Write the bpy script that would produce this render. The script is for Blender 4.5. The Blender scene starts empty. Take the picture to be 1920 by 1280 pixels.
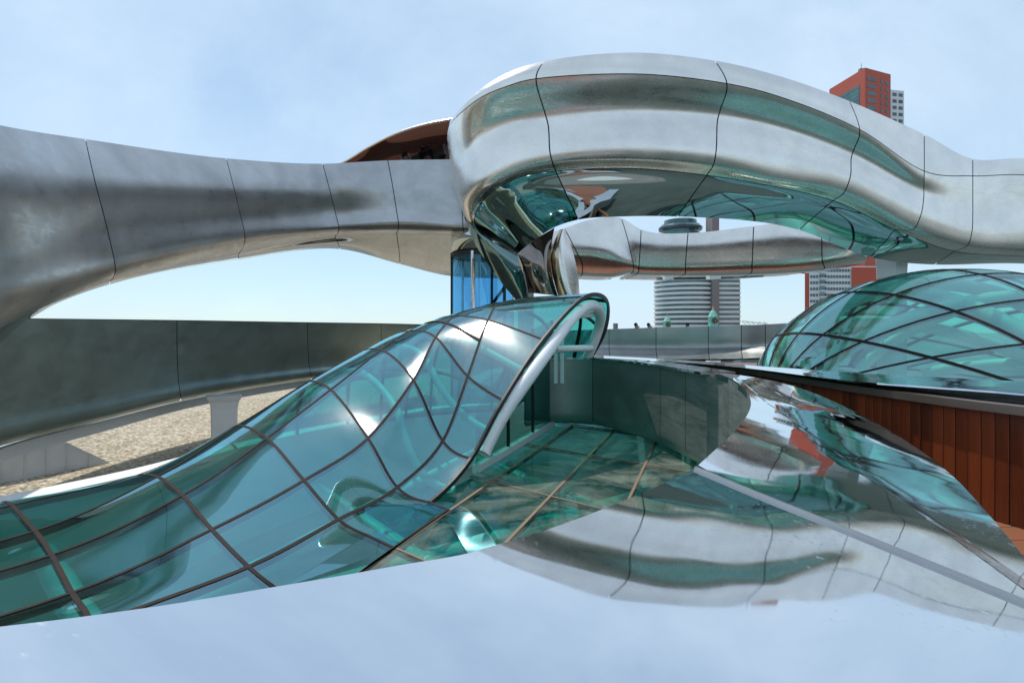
import bpy, bmesh, math, random
import numpy as np
from mathutils import Vector, Matrix, noise
random.seed(7)
C = bpy.context.scene.collection
S = bpy.context.scene
F = 1066.67          # focal length of the photograph in its own pixels (20 mm lens)
HZ = 621.0           # horizon row of the photograph
SUN = Vector((-0.25, 0.42, 0.87)).normalized()

# ------------------------------------------------------------------ camera, sky, sun, exposure
cam = bpy.data.cameras.new('camera')
cam.lens = 20.0; cam.sensor_width = 36.0; cam.sensor_fit = 'HORIZONTAL'
cam.shift_y = -(640.0 - HZ) / 1920.0
cam.clip_start = 0.02; cam.clip_end = 20000.0
co = bpy.data.objects.new('camera', cam); C.objects.link(co)
co.location = (0, 0, 0); co.rotation_euler = (math.radians(90), 0, 0)
S.camera = co

W = bpy.data.worlds.new('World'); S.world = W; W.use_nodes = True
nt = W.node_tree; nt.nodes.clear()
out = nt.nodes.new('ShaderNodeOutputWorld'); bg = nt.nodes.new('ShaderNodeBackground')
sky = nt.nodes.new('ShaderNodeTexSky'); sky.sky_type = 'NISHITA'; sky.sun_disc = False
sky.sun_elevation = math.asin(SUN.z); sky.sun_rotation = math.atan2(SUN.x, SUN.y)
sky.air_density = 1.0; sky.dust_density = 0.2; sky.ozone_density = 1.0
tc = nt.nodes.new('ShaderNodeTexCoord')
mp = nt.nodes.new('ShaderNodeMapping'); mp.inputs['Rotation'].default_value = (0.5, 0.35, 0.6); mp.inputs['Scale'].default_value = (0.9, 2.7, 1.9)
nz = nt.nodes.new('ShaderNodeTexNoise'); nz.inputs['Scale'].default_value = 1.15; nz.inputs['Detail'].default_value = 13; nz.inputs['Roughness'].default_value = 0.62; nz.inputs['Distortion'].default_value = 0.35
rp = nt.nodes.new('ShaderNodeValToRGB')
rp.color_ramp.elements[0].position = 0.34; rp.color_ramp.elements[0].color = (0.48, 0.48, 0.48, 1)
rp.color_ramp.elements[1].position = 0.69; rp.color_ramp.elements[1].color = (0.96, 0.96, 0.96, 1)
mx = nt.nodes.new('ShaderNodeMix'); mx.data_type = 'RGBA'
CLOUD = (5.75, 7.25, 8.85, 1)
nt.links.new(tc.outputs['Generated'], mp.inputs['Vector']); nt.links.new(mp.outputs['Vector'], nz.inputs['Vector'])
nt.links.new(nz.outputs['Fac'], rp.inputs['Fac']); nt.links.new(rp.outputs['Color'], mx.inputs['Factor'])
tn = nt.nodes.new('ShaderNodeMix'); tn.data_type = 'RGBA'; tn.blend_type = 'MULTIPLY'; tn.inputs['Factor'].default_value = 1.0
tn.inputs['B'].default_value = (0.86, 1.04, 1.08, 1)
nt.links.new(sky.outputs['Color'], tn.inputs['A']); nt.links.new(tn.outputs['Result'], mx.inputs['A']); mx.inputs['B'].default_value = CLOUD
nt.links.new(mx.outputs['Result'], bg.inputs['Color']); nt.links.new(bg.outputs['Background'], out.inputs['Surface'])
bg.inputs['Strength'].default_value = 0.118

sl = bpy.data.lights.new('sun', 'SUN'); sl.energy = 3.6; sl.angle = math.radians(0.5); sl.color = (1.0, 0.95, 0.87)
so = bpy.data.objects.new('sun', sl); C.objects.link(so)
so.rotation_euler = SUN.to_track_quat('Z', 'Y').to_euler()
S.view_settings.view_transform = 'Standard'; S.view_settings.look = 'None'
S.view_settings.exposure = 0.0; S.view_settings.gamma = 1.0
S.view_settings.use_curve_mapping = False
S.render.engine = 'CYCLES'
S.cycles.max_bounces = 14; S.cycles.transparent_max_bounces = 24; S.cycles.glossy_bounces = 8
S.cycles.use_denoising = True; S.cycles.sample_clamp_indirect = 6.0
S.cycles.caustics_reflective = False; S.cycles.caustics_refractive = False

# ------------------------------------------------------------------ helpers
def at(px, py, d):
    return Vector(((px - 960.0) / F * d, d, (HZ - py) / F * d))
def at_z(px, py, z):
    return at(px, py, z * F / (HZ - py))

def new_mat(name):
    m = bpy.data.materials.new(name); m.use_nodes = True
    return m, m.node_tree, m.node_tree.nodes['Principled BSDF']
def N(t, typ, **kw):
    n = t.nodes.new(typ)
    for k, v in kw.items(): setattr(n, k, v)
    return n
def obj_noise(t, scale, detail=4, rough=0.55, stretch=None, dist=0.0):
    c = N(t, 'ShaderNodeTexCoord'); m = N(t, 'ShaderNodeMapping')
    if stretch: m.inputs['Scale'].default_value = stretch
    n = N(t, 'ShaderNodeTexNoise'); n.inputs['Scale'].default_value = scale; n.inputs['Detail'].default_value = detail
    n.inputs['Roughness'].default_value = rough; n.inputs['Distortion'].default_value = dist
    t.links.new(c.outputs['Object'], m.inputs['Vector']); t.links.new(m.outputs['Vector'], n.inputs['Vector'])
    return n.outputs['Fac']
def mapr(t, v, a, b, lo=0.3, hi=0.7):
    r = N(t, 'ShaderNodeMapRange'); r.inputs['From Min'].default_value = lo; r.inputs['From Max'].default_value = hi
    r.inputs['To Min'].default_value = a; r.inputs['To Max'].default_value = b
    t.links.new(v, r.inputs['Value']); return r.outputs['Result']
def ramp(t, v, cols):
    r = N(t, 'ShaderNodeValToRGB'); e = r.color_ramp.elements
    while len(e) < len(cols): e.new(0.5)
    for k, (p, c) in enumerate(cols): e[k].position = p; e[k].color = (*c, 1)
    t.links.new(v, r.inputs['Fac']); return r.outputs['Color']
def add_bump(t, b, v, strength, distance):
    bp = N(t, 'ShaderNodeBump'); bp.inputs['Strength'].default_value = strength; bp.inputs['Distance'].default_value = distance
    t.links.new(v, bp.inputs['Height']); t.links.new(bp.outputs['Normal'], b.inputs['Normal'])

def steel(name, col, r0, r1, wave=0.0, wscale=0.6, mott=0.06, dust=0.0):
    m, t, b = new_mat(name)
    b.inputs['Metallic'].default_value = 1.0
    n1 = obj_noise(t, 1.1, 6, 0.6)
    lo = tuple(c * (1 - mott) for c in col); hi = tuple(min(1, c * (1 + mott)) for c in col)
    t.links.new(ramp(t, n1, [(0.3, lo), (0.7, hi)]), b.inputs['Base Color'])
    n2 = obj_noise(t, 2.3, 7, 0.65, (1, 1, 2.2), 0.4)
    n4 = obj_noise(t, 3.0, 8, 0.7, (1, 1, 14))
    sm = N(t, 'ShaderNodeMath', operation='ADD'); t.links.new(mapr(t, n2, r0, r1), sm.inputs[0]); t.links.new(mapr(t, n4, -0.12 * r1, 0.16 * r1), sm.inputs[1])
    t.links.new(sm.outputs[0], b.inputs['Roughness'])
    if dust:
        n5 = obj_noise(t, 55.0, 3, 0.6); n6 = obj_noise(t, 1.7, 5, 0.6)
        ml = N(t, 'ShaderNodeMath', operation='MULTIPLY'); t.links.new(mapr(t, n5, 0.0, 1.0, 0.60, 0.72), ml.inputs[0]); t.links.new(mapr(t, n6, 0.0, dust, 0.48, 0.70), ml.inputs[1])
        s2 = N(t, 'ShaderNodeMath', operation='ADD'); t.links.new(sm.outputs[0], s2.inputs[0]); t.links.new(ml.outputs[0], s2.inputs[1])
        t.links.new(s2.outputs[0], b.inputs['Roughness'])
    if wave > 0:
        n3 = obj_noise(t, wscale, 2, 0.4)
        add_bump(t, b, n3, 1.0, wave)
    return m
M = {}
M['brushed'] = steel('brushed_steel', (0.83, 0.785, 0.73), 0.22, 0.33, 0.012, 0.7, 0.10)
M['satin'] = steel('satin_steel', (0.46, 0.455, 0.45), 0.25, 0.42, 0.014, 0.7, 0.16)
M['dull'] = steel('dull_steel', (0.40, 0.41, 0.40), 0.32, 0.46, 0.006, 0.8, 0.12)
M['teal_reflect'] = steel('steel_painted_teal_reflection', (0.38, 0.48, 0.465), 0.30, 0.44, 0.006, 0.8, 0.14)  # teal reflection of the canopy glass put into the base colour
M['polished'] = steel('polished_steel', (0.53, 0.57, 0.55), 0.015, 0.035, 0.008, 0.8, 0.02)
M['mirror'] = steel('mirror_steel', (0.80, 0.81, 0.83), 0.012, 0.05, 0.0035, 1.6, 0.015, 0.35)
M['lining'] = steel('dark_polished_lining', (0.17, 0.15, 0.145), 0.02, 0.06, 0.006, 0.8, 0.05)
M['keel'] = steel('keel_steel_painted_reflection', (0.16, 0.24, 0.235), 0.03, 0.08, 0, 1, 0.1)  # same metal; the dark teal it mirrors is painted into its colour
M['bend'] = steel('mirror_steel_painted_reflection', (0.26, 0.40, 0.38), 0.02, 0.05, 0.004, 0.8, 0.03)  # dark teal reflection of the canopy painted into the steel colour
M['funnel'] = steel('steel_painted_brown_reflection', (0.25, 0.215, 0.19), 0.02, 0.05, 0, 1, 0.1)  # brown is a mirrored tone painted into the steel
M['bronzed'] = steel('gold_toned_steel', (0.52, 0.42, 0.28), 0.12, 0.2, 0, 1, 0.06)
M['wallsteel'] = steel('vertical_brushed_steel', (0.36, 0.37, 0.345), 0.46, 0.60, 0.003, 0.8, 0.10)
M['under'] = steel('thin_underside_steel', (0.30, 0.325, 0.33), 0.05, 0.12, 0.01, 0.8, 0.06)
def plain(name, col, rough=0.6, metal=0.0, var=0.08, scale=6.0, bump=0.0):
    m, t, b = new_mat(name)
    n = obj_noise(t, scale, 6, 0.6)
    t.links.new(ramp(t, n, [(0.3, tuple(c * (1 - var) for c in col)), (0.7, tuple(min(1, c * (1 + var)) for c in col))]), b.inputs['Base Color'])
    b.inputs['Roughness'].default_value = rough; b.inputs['Metallic'].default_value = metal
    if bump: add_bump(t, b, n, 0.6, bump)
    return m
M['joint'] = plain('black_joint', (0.012, 0.012, 0.013), 0.8)
M['gasket'] = plain('black_gasket', (0.015, 0.017, 0.018), 0.5)
M['mullion'] = plain('bronze_mullion', (0.030, 0.023, 0.020), 0.7, 0.0, 0.15, 9)
M['mullion'].node_tree.nodes['Principled BSDF'].inputs['Specular IOR Level'].default_value = 0.12
M['tan'] = plain('weathered_tan_seal', (0.20, 0.135, 0.085), 0.7, 0, 0.15, 9)
M['white'] = plain('white_paint', (0.84, 0.84, 0.82), 0.45, 0, 0.03)
M['conc'] = plain('pale_concrete', (0.74, 0.74, 0.72), 0.7, 0, 0.05, 4, 0.004)
M['membrane'] = plain('green_grey_roof_membrane', (0.045, 0.068, 0.062), 0.75, 0, 0.25, 0.6)
M['zinc'] = plain('zinc_sheet', (0.55, 0.57, 0.59), 0.5, 0.3, 0.08, 3)
M['bronze'] = plain('bronze_rail', (0.26, 0.21, 0.17), 0.38, 0.8, 0.08, 5)
M['plaster'] = plain('interior_plaster', (0.66, 0.67, 0.65), 0.8, 0, 0.1, 1.2)
M['ifloor'] = plain('interior_floor', (0.50, 0.49, 0.46), 0.5, 0, 0.3, 0.8)
M['city'] = plain('city_ground', (0.17, 0.17, 0.16), 0.9, 0, 0.35, 0.02)
M['red'] = plain('red_cladding', (0.47, 0.085, 0.045), 0.6, 0, 0.08, 0.05)
M['bwhite'] = plain('white_render', (0.72, 0.73, 0.72), 0.7, 0, 0.04, 0.05)
M['bgrey'] = plain('grey_brown_cladding', (0.24, 0.21, 0.21), 0.7, 0, 0.05, 0.05)
M['copper'] = plain('verdigris_copper', (0.20, 0.50, 0.40), 0.6, 0, 0.15, 1.0)
M['gold'] = plain('gilding', (0.65, 0.42, 0.10), 0.35, 0.9, 0.05, 2)
M['dial'] = plain('clock_dial', (0.05, 0.05, 0.05), 0.5, 0, 0.05, 2)
M['skin'] = plain('skin', (0.55, 0.34, 0.26), 0.6)
M['hair'] = plain('hair', (0.03, 0.022, 0.018), 0.6)
M['redcloth'] = plain('red_cloth', (0.35, 0.05, 0.05), 0.8)
M['darkcloth'] = plain('dark_cloth', (0.03, 0.03, 0.045), 0.8)
M['jean'] = plain('denim', (0.05, 0.08, 0.16), 0.8)

def glass(name, tint, refl=0.10, rough=0.0, dirt=0.0, wave=0.0, rtint=(0.42, 0.86, 1.0), soft=0.0):
    m, t, b = new_mat(name); t.nodes.remove(b)
    o = [n for n in t.nodes if n.type == 'OUTPUT_MATERIAL'][0]
    tr = N(t, 'ShaderNodeBsdfTransparent'); tr.inputs['Color'].default_value = (*tint, 1)
    gl = N(t, 'ShaderNodeBsdfGlossy'); gl.inputs['Roughness'].default_value = rough; gl.inputs['Color'].default_value = (*rtint, 1)
    lw = N(t, 'ShaderNodeLayerWeight'); lw.inputs['Blend'].default_value = 0.5
    pw = N(t, 'ShaderNodeMath', operation='POWER'); pw.inputs[1].default_value = 4.5
    t.links.new(lw.outputs['Facing'], pw.inputs[0])
    ad = N(t, 'ShaderNodeMath', operation='MULTIPLY_ADD'); ad.use_clamp = True
    ad.inputs[1].default_value = 1.0 - refl; ad.inputs[2].default_value = refl
    t.links.new(pw.outputs[0], ad.inputs[0])
    mix = N(t, 'ShaderNodeMixShader'); t.links.new(ad.outputs[0], mix.inputs[0])
    t.links.new(tr.outputs[0], mix.inputs[1]); t.links.new(gl.outputs[0], mix.inputs[2])
    if wave:
        bp = N(t, 'ShaderNodeBump'); bp.inputs['Distance'].default_value = wave; bp.inputs['Strength'].default_value = 1
        t.links.new(obj_noise(t, 0.9, 2, 0.4), bp.inputs['Height'])
        t.links.new(bp.outputs['Normal'], gl.inputs['Normal'])
    res = mix.outputs[0]
    if soft:
        g2 = N(t, 'ShaderNodeBsdfGlossy'); g2.inputs['Roughness'].default_value = 0.16; g2.inputs['Color'].default_value = (0.95, 1.0, 1.0, 1)
        m3 = N(t, 'ShaderNodeMixShader'); m3.inputs[0].default_value = soft
        t.links.new(res, m3.inputs[1]); t.links.new(g2.outputs[0], m3.inputs[2]); res = m3.outputs[0]
    if dirt:
        df = N(t, 'ShaderNodeBsdfDiffuse'); df.inputs['Color'].default_value = (0.30, 0.33, 0.27, 1)
        n = obj_noise(t, 1.3, 9, 0.68, None, 0.6)
        m2 = N(t, 'ShaderNodeMixShader'); t.links.new(mapr(t, n, 0.0, dirt, 0.42, 0.72), m2.inputs[0])
        t.links.new(res, m2.inputs[1]); t.links.new(df.outputs[0], m2.inputs[2]); res = m2.outputs[0]
    t.links.new(res, o.inputs['Surface'])
    return m
M['glass'] = glass('teal_canopy_glass', (0.12, 0.66, 0.59), 0.25, 0.0, 0.05, 0.006, soft=0.06)
M['floorglass'] = glass('teal_floor_glass', (0.17, 0.62, 0.53), 0.05, 0.0, 0.6, 0.002)
M['domeglass'] = glass('teal_dome_glass', (0.32, 0.84, 0.72), 0.25, 0.0, 0.10, 0.004, rtint=(0.58, 0.90, 0.97), soft=0.05)
M['blueglass'] = glass('blue_shaft_glass', (0.30, 0.58, 0.80), 0.10)
M['doorglass'] = glass('door_glass', (0.30, 0.55, 0.45), 0.06)

def building_glass(name, col):
    m, t, b = new_mat(name)
    n = obj_noise(t, 0.15, 3)
    t.links.new(ramp(t, n, [(0.35, tuple(c * 0.7 for c in col)), (0.65, tuple(c * 1.3 for c in col))]), b.inputs['Base Color'])
    b.inputs['Roughness'].default_value = 0.08; b.inputs['IOR'].default_value = 1.6
    return m
M['win'] = building_glass('window_glass', (0.06, 0.11, 0.13))
M['winteal'] = building_glass('teal_window_glass', (0.07, 0.17, 0.17))

def timber(name, c0, c1, rough):
    m, t, b = new_mat(name)
    n = obj_noise(t, 5.0, 8, 0.65, (6, 6, 0.5), 0.6)
    oi = N(t, 'ShaderNodeObjectInfo')
    ad = N(t, 'ShaderNodeMath', operation='MULTIPLY_ADD'); ad.inputs[1].default_value = 0.45
    t.links.new(oi.outputs['Random'], ad.inputs[0])
    sc = N(t, 'ShaderNodeMath', operation='MULTIPLY'); sc.inputs[1].default_value = 0.75
    t.links.new(n, sc.inputs[0]); t.links.new(sc.outputs[0], ad.inputs[2])
    t.links.new(ramp(t, ad.outputs[0], [(0.2, c0), (0.85, c1)]), b.inputs['Base Color'])
    b.inputs['Roughness'].default_value = rough
    add_bump(t, b, n, 0.25, 0.004)
    return m
M['plank'] = timber('varnished_plank', (0.045, 0.010, 0.004), (0.25, 0.056, 0.016), 0.36)
M['plankglint'] = plain('painted_lit_edge_joint', (0.30, 0.10, 0.03), 0.7)  # orange tone painted in for light caught on the plank edges
M['deck'] = timber('deck_board', (0.13, 0.045, 0.022), (0.26, 0.10, 0.05), 0.5)
def gravel_mat():
    m, t, b = new_mat('gravel')
    c = N(t, 'ShaderNodeTexCoord'); v = N(t, 'ShaderNodeTexVoronoi'); v.inputs['Scale'].default_value = 16.0
    t.links.new(c.outputs['Object'], v.inputs['Vector'])
    sep = N(t, 'ShaderNodeSeparateColor'); t.links.new(v.outputs['Color'], sep.inputs[0])
    col = ramp(t, sep.outputs[0], [(0.0, (0.20, 0.16, 0.11)), (0.45, (0.44, 0.36, 0.25)), (0.8, (0.60, 0.52, 0.38)), (1.0, (0.78, 0.73, 0.62))])
    n = obj_noise(t, 0.5, 5)
    mm = N(t, 'ShaderNodeMix', data_type='RGBA', blend_type='MULTIPLY'); mm.inputs['Factor'].default_value = 1.0
    t.links.new(col, mm.inputs['A']); t.links.new(ramp(t, n, [(0.3, (0.82, 0.80, 0.76)), (0.7, (1, 1, 1))]), mm.inputs['B'])
    t.links.new(mm.outputs['Result'], b.inputs['Base Color']); b.inputs['Roughness'].default_value = 0.9
    add_bump(t, b, v.outputs['Distance'], 1.0, 0.05)
    return m
M['gravel'] = gravel_mat()

# --- object helpers
def mesh_obj(name, verts, faces, mat, parent=None, smooth=False, thick=0.0):
    me = bpy.data.meshes.new(name)
    me.from_pydata([tuple(v) for v in verts], [], faces); me.update()
    if mat: me.materials.append(mat)
    if smooth:
        me.polygons.foreach_set('use_smooth', [True] * len(me.polygons))
    o = bpy.data.objects.new(name, me); C.objects.link(o)
    if parent: o.parent = parent
    if thick:
        s = o.modifiers.new('thickness', 'SOLIDIFY'); s.thickness = thick; s.offset = 0.0
    return o
def thing(name, label, cat, loc=(0, 0, 0), group=None):
    o = bpy.data.objects.new(name, None); C.objects.link(o); o.location = loc
    o['label'] = label; o['category'] = cat
    if group: o['group'] = group
    return o
def tag(o, label, cat, group=None):
    o['label'] = label; o['category'] = cat
    if group: o['group'] = group
    return o
def structure(o): o['kind'] = 'structure'; return o
def stuff(o): o['kind'] = 'stuff'; return o
def rel(parent, pts):           # world points -> parent's local (parents are unrotated)
    return [Vector(p) - Vector(parent.location) for p in pts]

class MB:
    def __init__(s): s.v = []; s.f = []
    def quad(s, a, b, c, d):
        k = len(s.v); s.v += [Vector(a), Vector(b), Vector(c), Vector(d)]; s.f.append((k, k + 1, k + 2, k + 3)); return s
    def box(s, c, sx, sy, sz, rz=0.0):
        R = Matrix.Rotation(rz, 3, 'Z'); k = len(s.v)
        for z in (-.5, .5):
            for x, y in ((-.5, -.5), (.5, -.5), (.5, .5), (-.5, .5)):
                s.v.append(Vector(c) + R @ Vector((x * sx, y * sy, z * sz)))
        for q in ((0, 3, 2, 1), (4, 5, 6, 7), (0, 1, 5, 4), (1, 2, 6, 5), (2, 3, 7, 6), (3, 0, 4, 7)):
            s.f.append(tuple(k + i for i in q))
        return s
    def prism(s, poly, z0, z1):
        k = len(s.v); n = len(poly)
        for z in (z0, z1):
            for p in poly: s.v.append(Vector((p[0], p[1], z)))
        s.f.append(tuple(k + n - 1 - i for i in range(n))); s.f.append(tuple(k + n + i for i in range(n)))
        for i in range(n):
            j = (i + 1) % n; s.f.append((k + i, k + j, k + n + j, k + n + i))
        return s
    def tube(s, pts, r, n=10, cap=True):
        pts = [Vector(p) for p in pts]; k0 = len(s.v); up = Vector((0.13, 0.21, 0.97))
        for i, p in enumerate(pts):
            a = pts[max(i - 1, 0)]; b = pts[min(i + 1, len(pts) - 1)]
            t = (b - a).normalized(); x = t.cross(up)
            if x.length < 1e-4: x = t.cross(Vector((1, 0, 0)))
            x.normalize(); y = x.cross(t)
            ri = r[i] if isinstance(r, (list, tuple)) else r
            for q in range(n):
                w = 2 * math.pi * q / n; s.v.append(p + (x * math.cos(w) + y * math.sin(w)) * ri)
        for i in range(len(pts) - 1):
            for q in range(n):
                a = k0 + i * n + q; b = k0 + i * n + (q + 1) % n; s.f.append((a, b, b + n, a + n))
        if cap:
            s.f.append(tuple(k0 + q for q in range(n))); m = k0 + (len(pts) - 1) * n
            s.f.append(tuple(m + n - 1 - q for q in range(n)))
        return s
    def lathe(s, prof, c, n=24):
        k0 = len(s.v)
        for r, z in prof:
            for q in range(n):
                w = 2 * math.pi * q / n; s.v.append(Vector(c) + Vector((r * math.cos(w), r * math.sin(w), z)))
        for i in range(len(prof) - 1):
            for q in range(n):
                a = k0 + i * n + q; b = k0 + i * n + (q + 1) % n; s.f.append((a, b, b + n, a + n))
        s.f.append(tuple(k0 + n - 1 - q for q in range(n))); m = k0 + (len(prof) - 1) * n
        s.f.append(tuple(m + q for q in range(n)))
        return s
    def beam(s, pts, nrm, w, h_out, h_in):      # rectangular bar along a path lying on a surface
        k0 = len(s.v); pts = [Vector(p) for p in pts]
        for i, p in enumerate(pts):
            t = (pts[min(i + 1, len(pts) - 1)] - pts[max(i - 1, 0)]).normalized()
            n = Vector(nrm[i]) if not isinstance(nrm, Vector) else nrm
            sd = t.cross(n).normalized(); n = sd.cross(t)
            for a, b in ((-w / 2, h_out), (w / 2, h_out), (w / 2, -h_in), (-w / 2, -h_in)):
                s.v.append(p + sd * a + n * b)
        for i in range(len(pts) - 1):
            for q in range(4):
                a = k0 + i * 4 + q; b = k0 + i * 4 + (q + 1) % 4; s.f.append((a, b, b + 4, a + 4))
        s.f.append((k0, k0 + 1, k0 + 2, k0 + 3)); m = k0 + (len(pts) - 1) * 4
        s.f.append((m + 3, m + 2, m + 1, m))
        return s
    def build(s, name, mat, parent=None, smooth=False):
        v = rel(parent, s.v) if parent is not None and parent.type == 'EMPTY' else s.v
        return mesh_obj(name, v, s.f, mat, parent, smooth)

def interp_axis(A, sub):
    """non-uniform Catmull-Rom along axis 0 of array (n, m, 3); sub samples per segment"""
    n = A.shape[0]
    if n == 2:
        t = np.linspace(0, 1, sub + 1)[:, None, None]; return A[0] * (1 - t) + A[1] * t
    h = np.maximum(np.linalg.norm(np.diff(A, axis=0), axis=2).mean(axis=1), 1e-4)
    h = np.sqrt(h * h.mean())
    sl = np.diff(A, axis=0) / h[:, None, None]
    T = np.zeros_like(A)
    for i in range(1, n - 1):
        T[i] = (sl[i - 1] * h[i] + sl[i] * h[i - 1]) / (h[i - 1] + h[i])
    T[0] = 1.5 * sl[0] - 0.5 * T[1]; T[-1] = 1.5 * sl[-1] - 0.5 * T[-2]
    o = []
    for i in range(n - 1):
        for k in range(sub):
            u = k / sub; u2 = u * u; u3 = u2 * u
            o.append((2 * u3 - 3 * u2 + 1) * A[i] + (u3 - 2 * u2 + u) * h[i] * T[i] + (-2 * u3 + 3 * u2) * A[i + 1] + (u3 - u2) * h[i] * T[i + 1])
    o.append(A[-1]); return np.array(o)
def dense(rows, sr, sc):
    A = np.array([[tuple(p) for p in r] for r in rows], dtype=float)
    A = interp_axis(A, sr)
    A = np.swapaxes(interp_axis(np.swapaxes(A, 0, 1), sc), 0, 1)
    return A
def curve(pts, sub):
    A = np.array([[tuple(p)] for p in pts], dtype=float)
    return [Vector(p[0]) for p in interp_axis(A, sub)]
def grid_normals(G):
    du = np.gradient(G, axis=0); dv = np.gradient(G, axis=1)
    n = np.cross(du, dv); n /= np.maximum(np.linalg.norm(n, axis=2, keepdims=True), 1e-9)
    return n
def grid_mesh(name, G, mat, parent, thick=0.0, smooth=True):
    r, c = G.shape[:2]
    v = rel(parent, [Vector(p) for p in G.reshape(-1, 3)]) if parent is not None else [Vector(p) for p in G.reshape(-1, 3)]
    f = [(i * c + j, i * c + j + 1, (i + 1) * c + j + 1, (i + 1) * c + j) for i in range(r - 1) for j in range(c - 1)]
    return mesh_obj(name, v, f, mat, parent, smooth, thick)
def shrink_ends(G, gap_r, gap_c0=0.0, gap_c1=0.0):
    """pull the first/last row in by gap_r metres, and first/last column"""
    G = G.copy()
    def pull(a, b, g):
        d = b - a; L = np.linalg.norm(d, axis=-1, keepdims=True); return a + d / np.maximum(L, 1e-9) * np.minimum(g, 0.45 * L)
    if gap_r:
        G[0], G[-1] = pull(G[0], G[1], gap_r), pull(G[-1], G[-2], gap_r)
    if gap_c0: G[:, 0] = pull(G[:, 0], G[:, 1], gap_c0)
    if gap_c1: G[:, -1] = pull(G[:, -1], G[:, -2], gap_c1)
    return G

def ribbon(parent, secs, mats, sub_r=8, sub_c=5, gap=0.012, joints=None, names=None, back=0.05, seams=None):
    """secs: list of cross sections (equal length) running along the walkway; one panel per bay and material zone.
       mats: list of (col_from, col_to, material key). joints: section indices that carry a joint (default all)."""
    A = dense(secs, sub_r, sub_c)
    n = len(secs)
    js = joints if joints is not None else list(range(n))
    js = sorted(set([0] + js + [n - 1]))
    for a, b in zip(js[:-1], js[1:]):
        for zi, (c0, c1, mk) in enumerate(mats):
            g = A[a * sub_r:b * sub_r + 1, c0 * sub_c:c1 * sub_c + 1]
            g = shrink_ends(g, gap, gap * 0.7 if c0 > 0 else 0, gap * 0.7 if c1 < len(secs[0]) - 1 else 0)
            grid_mesh(names[zi] if names else 'steel_panel', g, M[mk], parent)
    nn = grid_normals(A)
    away = np.sign((nn * A).sum(axis=2, keepdims=True)); away[away == 0] = 1
    # keep one sign for the whole sheet so that the backing stays on one side
    sgn = 1.0 if (away.mean() >= 0) else -1.0
    grid_mesh('joint_backing', A + nn * sgn * back, M['joint'], parent)
    return A

# ------------------------------------------------------------------ ground, roof, deck (the setting)
GZ = -3.0      # gravel roof
FZ = -1.72      # glass floor
DZ = -1.43      # timber deck
structure(MB().quad((-9000, -9000, -26), (9000, -9000, -26), (9000, 9000, -26), (-9000, 9000, -26)).build('ground', M['city']))
kerb_line = [(-7.6, 0.6), (-6.2, 3.6), (-5.35, 5.35), (-4.55, 6.95), (-4.15, 8.35), (-3.65, 9.6), (-3.05, 10.7), (-2.3, 11.9), (-1.5, 12.9), (1.0, 13.6), (5.5, 13.8)]
kc = curve([(x, y, 0) for x, y in kerb_line], 4)
gp = [(p.x, p.y) for p in kc] + [(45, 13.8), (45, 46), (-45, 46), (-45, -30), (-9, -30)]
structure(MB().prism(gp, -26, GZ).build('gravel_roof', M['gravel']))
structure(MB().prism([(2.95, 13.75), (3.2, 10), (3.7, 7.5), (3.9, 5.6), (4.3, 4.1), (4.9, 2.6), (5.8, .9), (6.9, -1.6), (7.4, -30), (45, -30), (45, 13.75)], -26, GZ + .004).build('membrane_roof', M['membrane']))
structure(MB().prism([(-2.0, 14.2), (45, 14.2), (45, 45.9), (3, 45.9)], GZ - .5, GZ + .006).build('membrane_roof', M['membrane']))
structure(MB().prism([(-8.95, -30), (7.35, -30), (6.85, -1.65), (-7.0, -1.65), (-7.58, .55)], -26, GZ + .008).build('membrane_roof', M['membrane']))
b = MB(); b.beam([Vector((p.x, p.y, -1.70)) for p in kc], Vector((0, 0, 1)), 0.34, 0.0, 1.4)
structure(b.build('roof_kerb', M['white']))

# atrium under the glazing
av = MB()
ax0, ax1, ay0, ay1, az0, az1 = -8.5, 2.9, -1.0, 14.6, -6.6, -1.86
av.quad((ax0, ay0, az0), (ax1, ay0, az0), (ax1, ay1, az0), (ax0, ay1, az0))
structure(av.build('atrium_floor', M['ifloor']))
aw = MB()
ring_ = [(p.x + 0.02, p.y - 0.02) for p in kc] + [(ax1, 13.6), (ax1, ay0 - .6), (-7.0, ay0 - .6)]
ring_ = [(min(x, ax1), y) for x, y in ring_]
for a, b2 in zip(ring_, ring_[1:] + ring_[:1]):
    aw.quad((*a, az0), (*b2, az0), (*b2, az1), (*a, az1))
structure(aw.build('atrium_wall', M['plaster']))

# ------------------------------------------------------------------ foreground parapet: mirror cap round the opening
NX, NY, Z0 = 0.18, 0.07, -0.5
def capz(x, y):
    w = min(max((y - 4.2) / 1.8, 0), 1); w = w * w * (3 - 2 * w)
    z = Z0 - NX * x + NY * y
    return z * (1 - w) + (-0.47) * w
def on_cap(px, py):
    a, b2 = (px - 960) / F, (HZ - py) / F
    lo, hi = 0.05, 14.0
    f = lambda d: b2 * d - capz(a * d, d)
    prev = lo
    for i in range(1, 4000):
        d = lo + (hi - lo) * i / 4000
        if f(d) <= 0:
            x0, x1 = prev, d
            for _ in range(40):
                m_ = 0.5 * (x0 + x1)
                if f(m_) > 0: x0 = m_
                else: x1 = m_
            return at(px, py, x1)
        prev = d
    return at(px, py, hi)
mp_root = thing('mirror_parapet', 'wide mirror polished steel parapet in the foreground curving around the glass floor', 'parapet')
hole_near = [(-260, 1205), (0, 1174), (150, 1156), (340, 1129), (500, 1102), (660, 1075), (760, 1057), (830, 1046), (880, 1036), (940, 1018), (1000, 1001), (1080, 973), (1150, 946), (1220, 917), (1260, 898), (1300, 880)]
ridge = [(1303, 879), (1420, 928), (1560, 984), (1700, 1041), (1820, 1090), (1930, 1135), (2060, 1190)]
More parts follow.
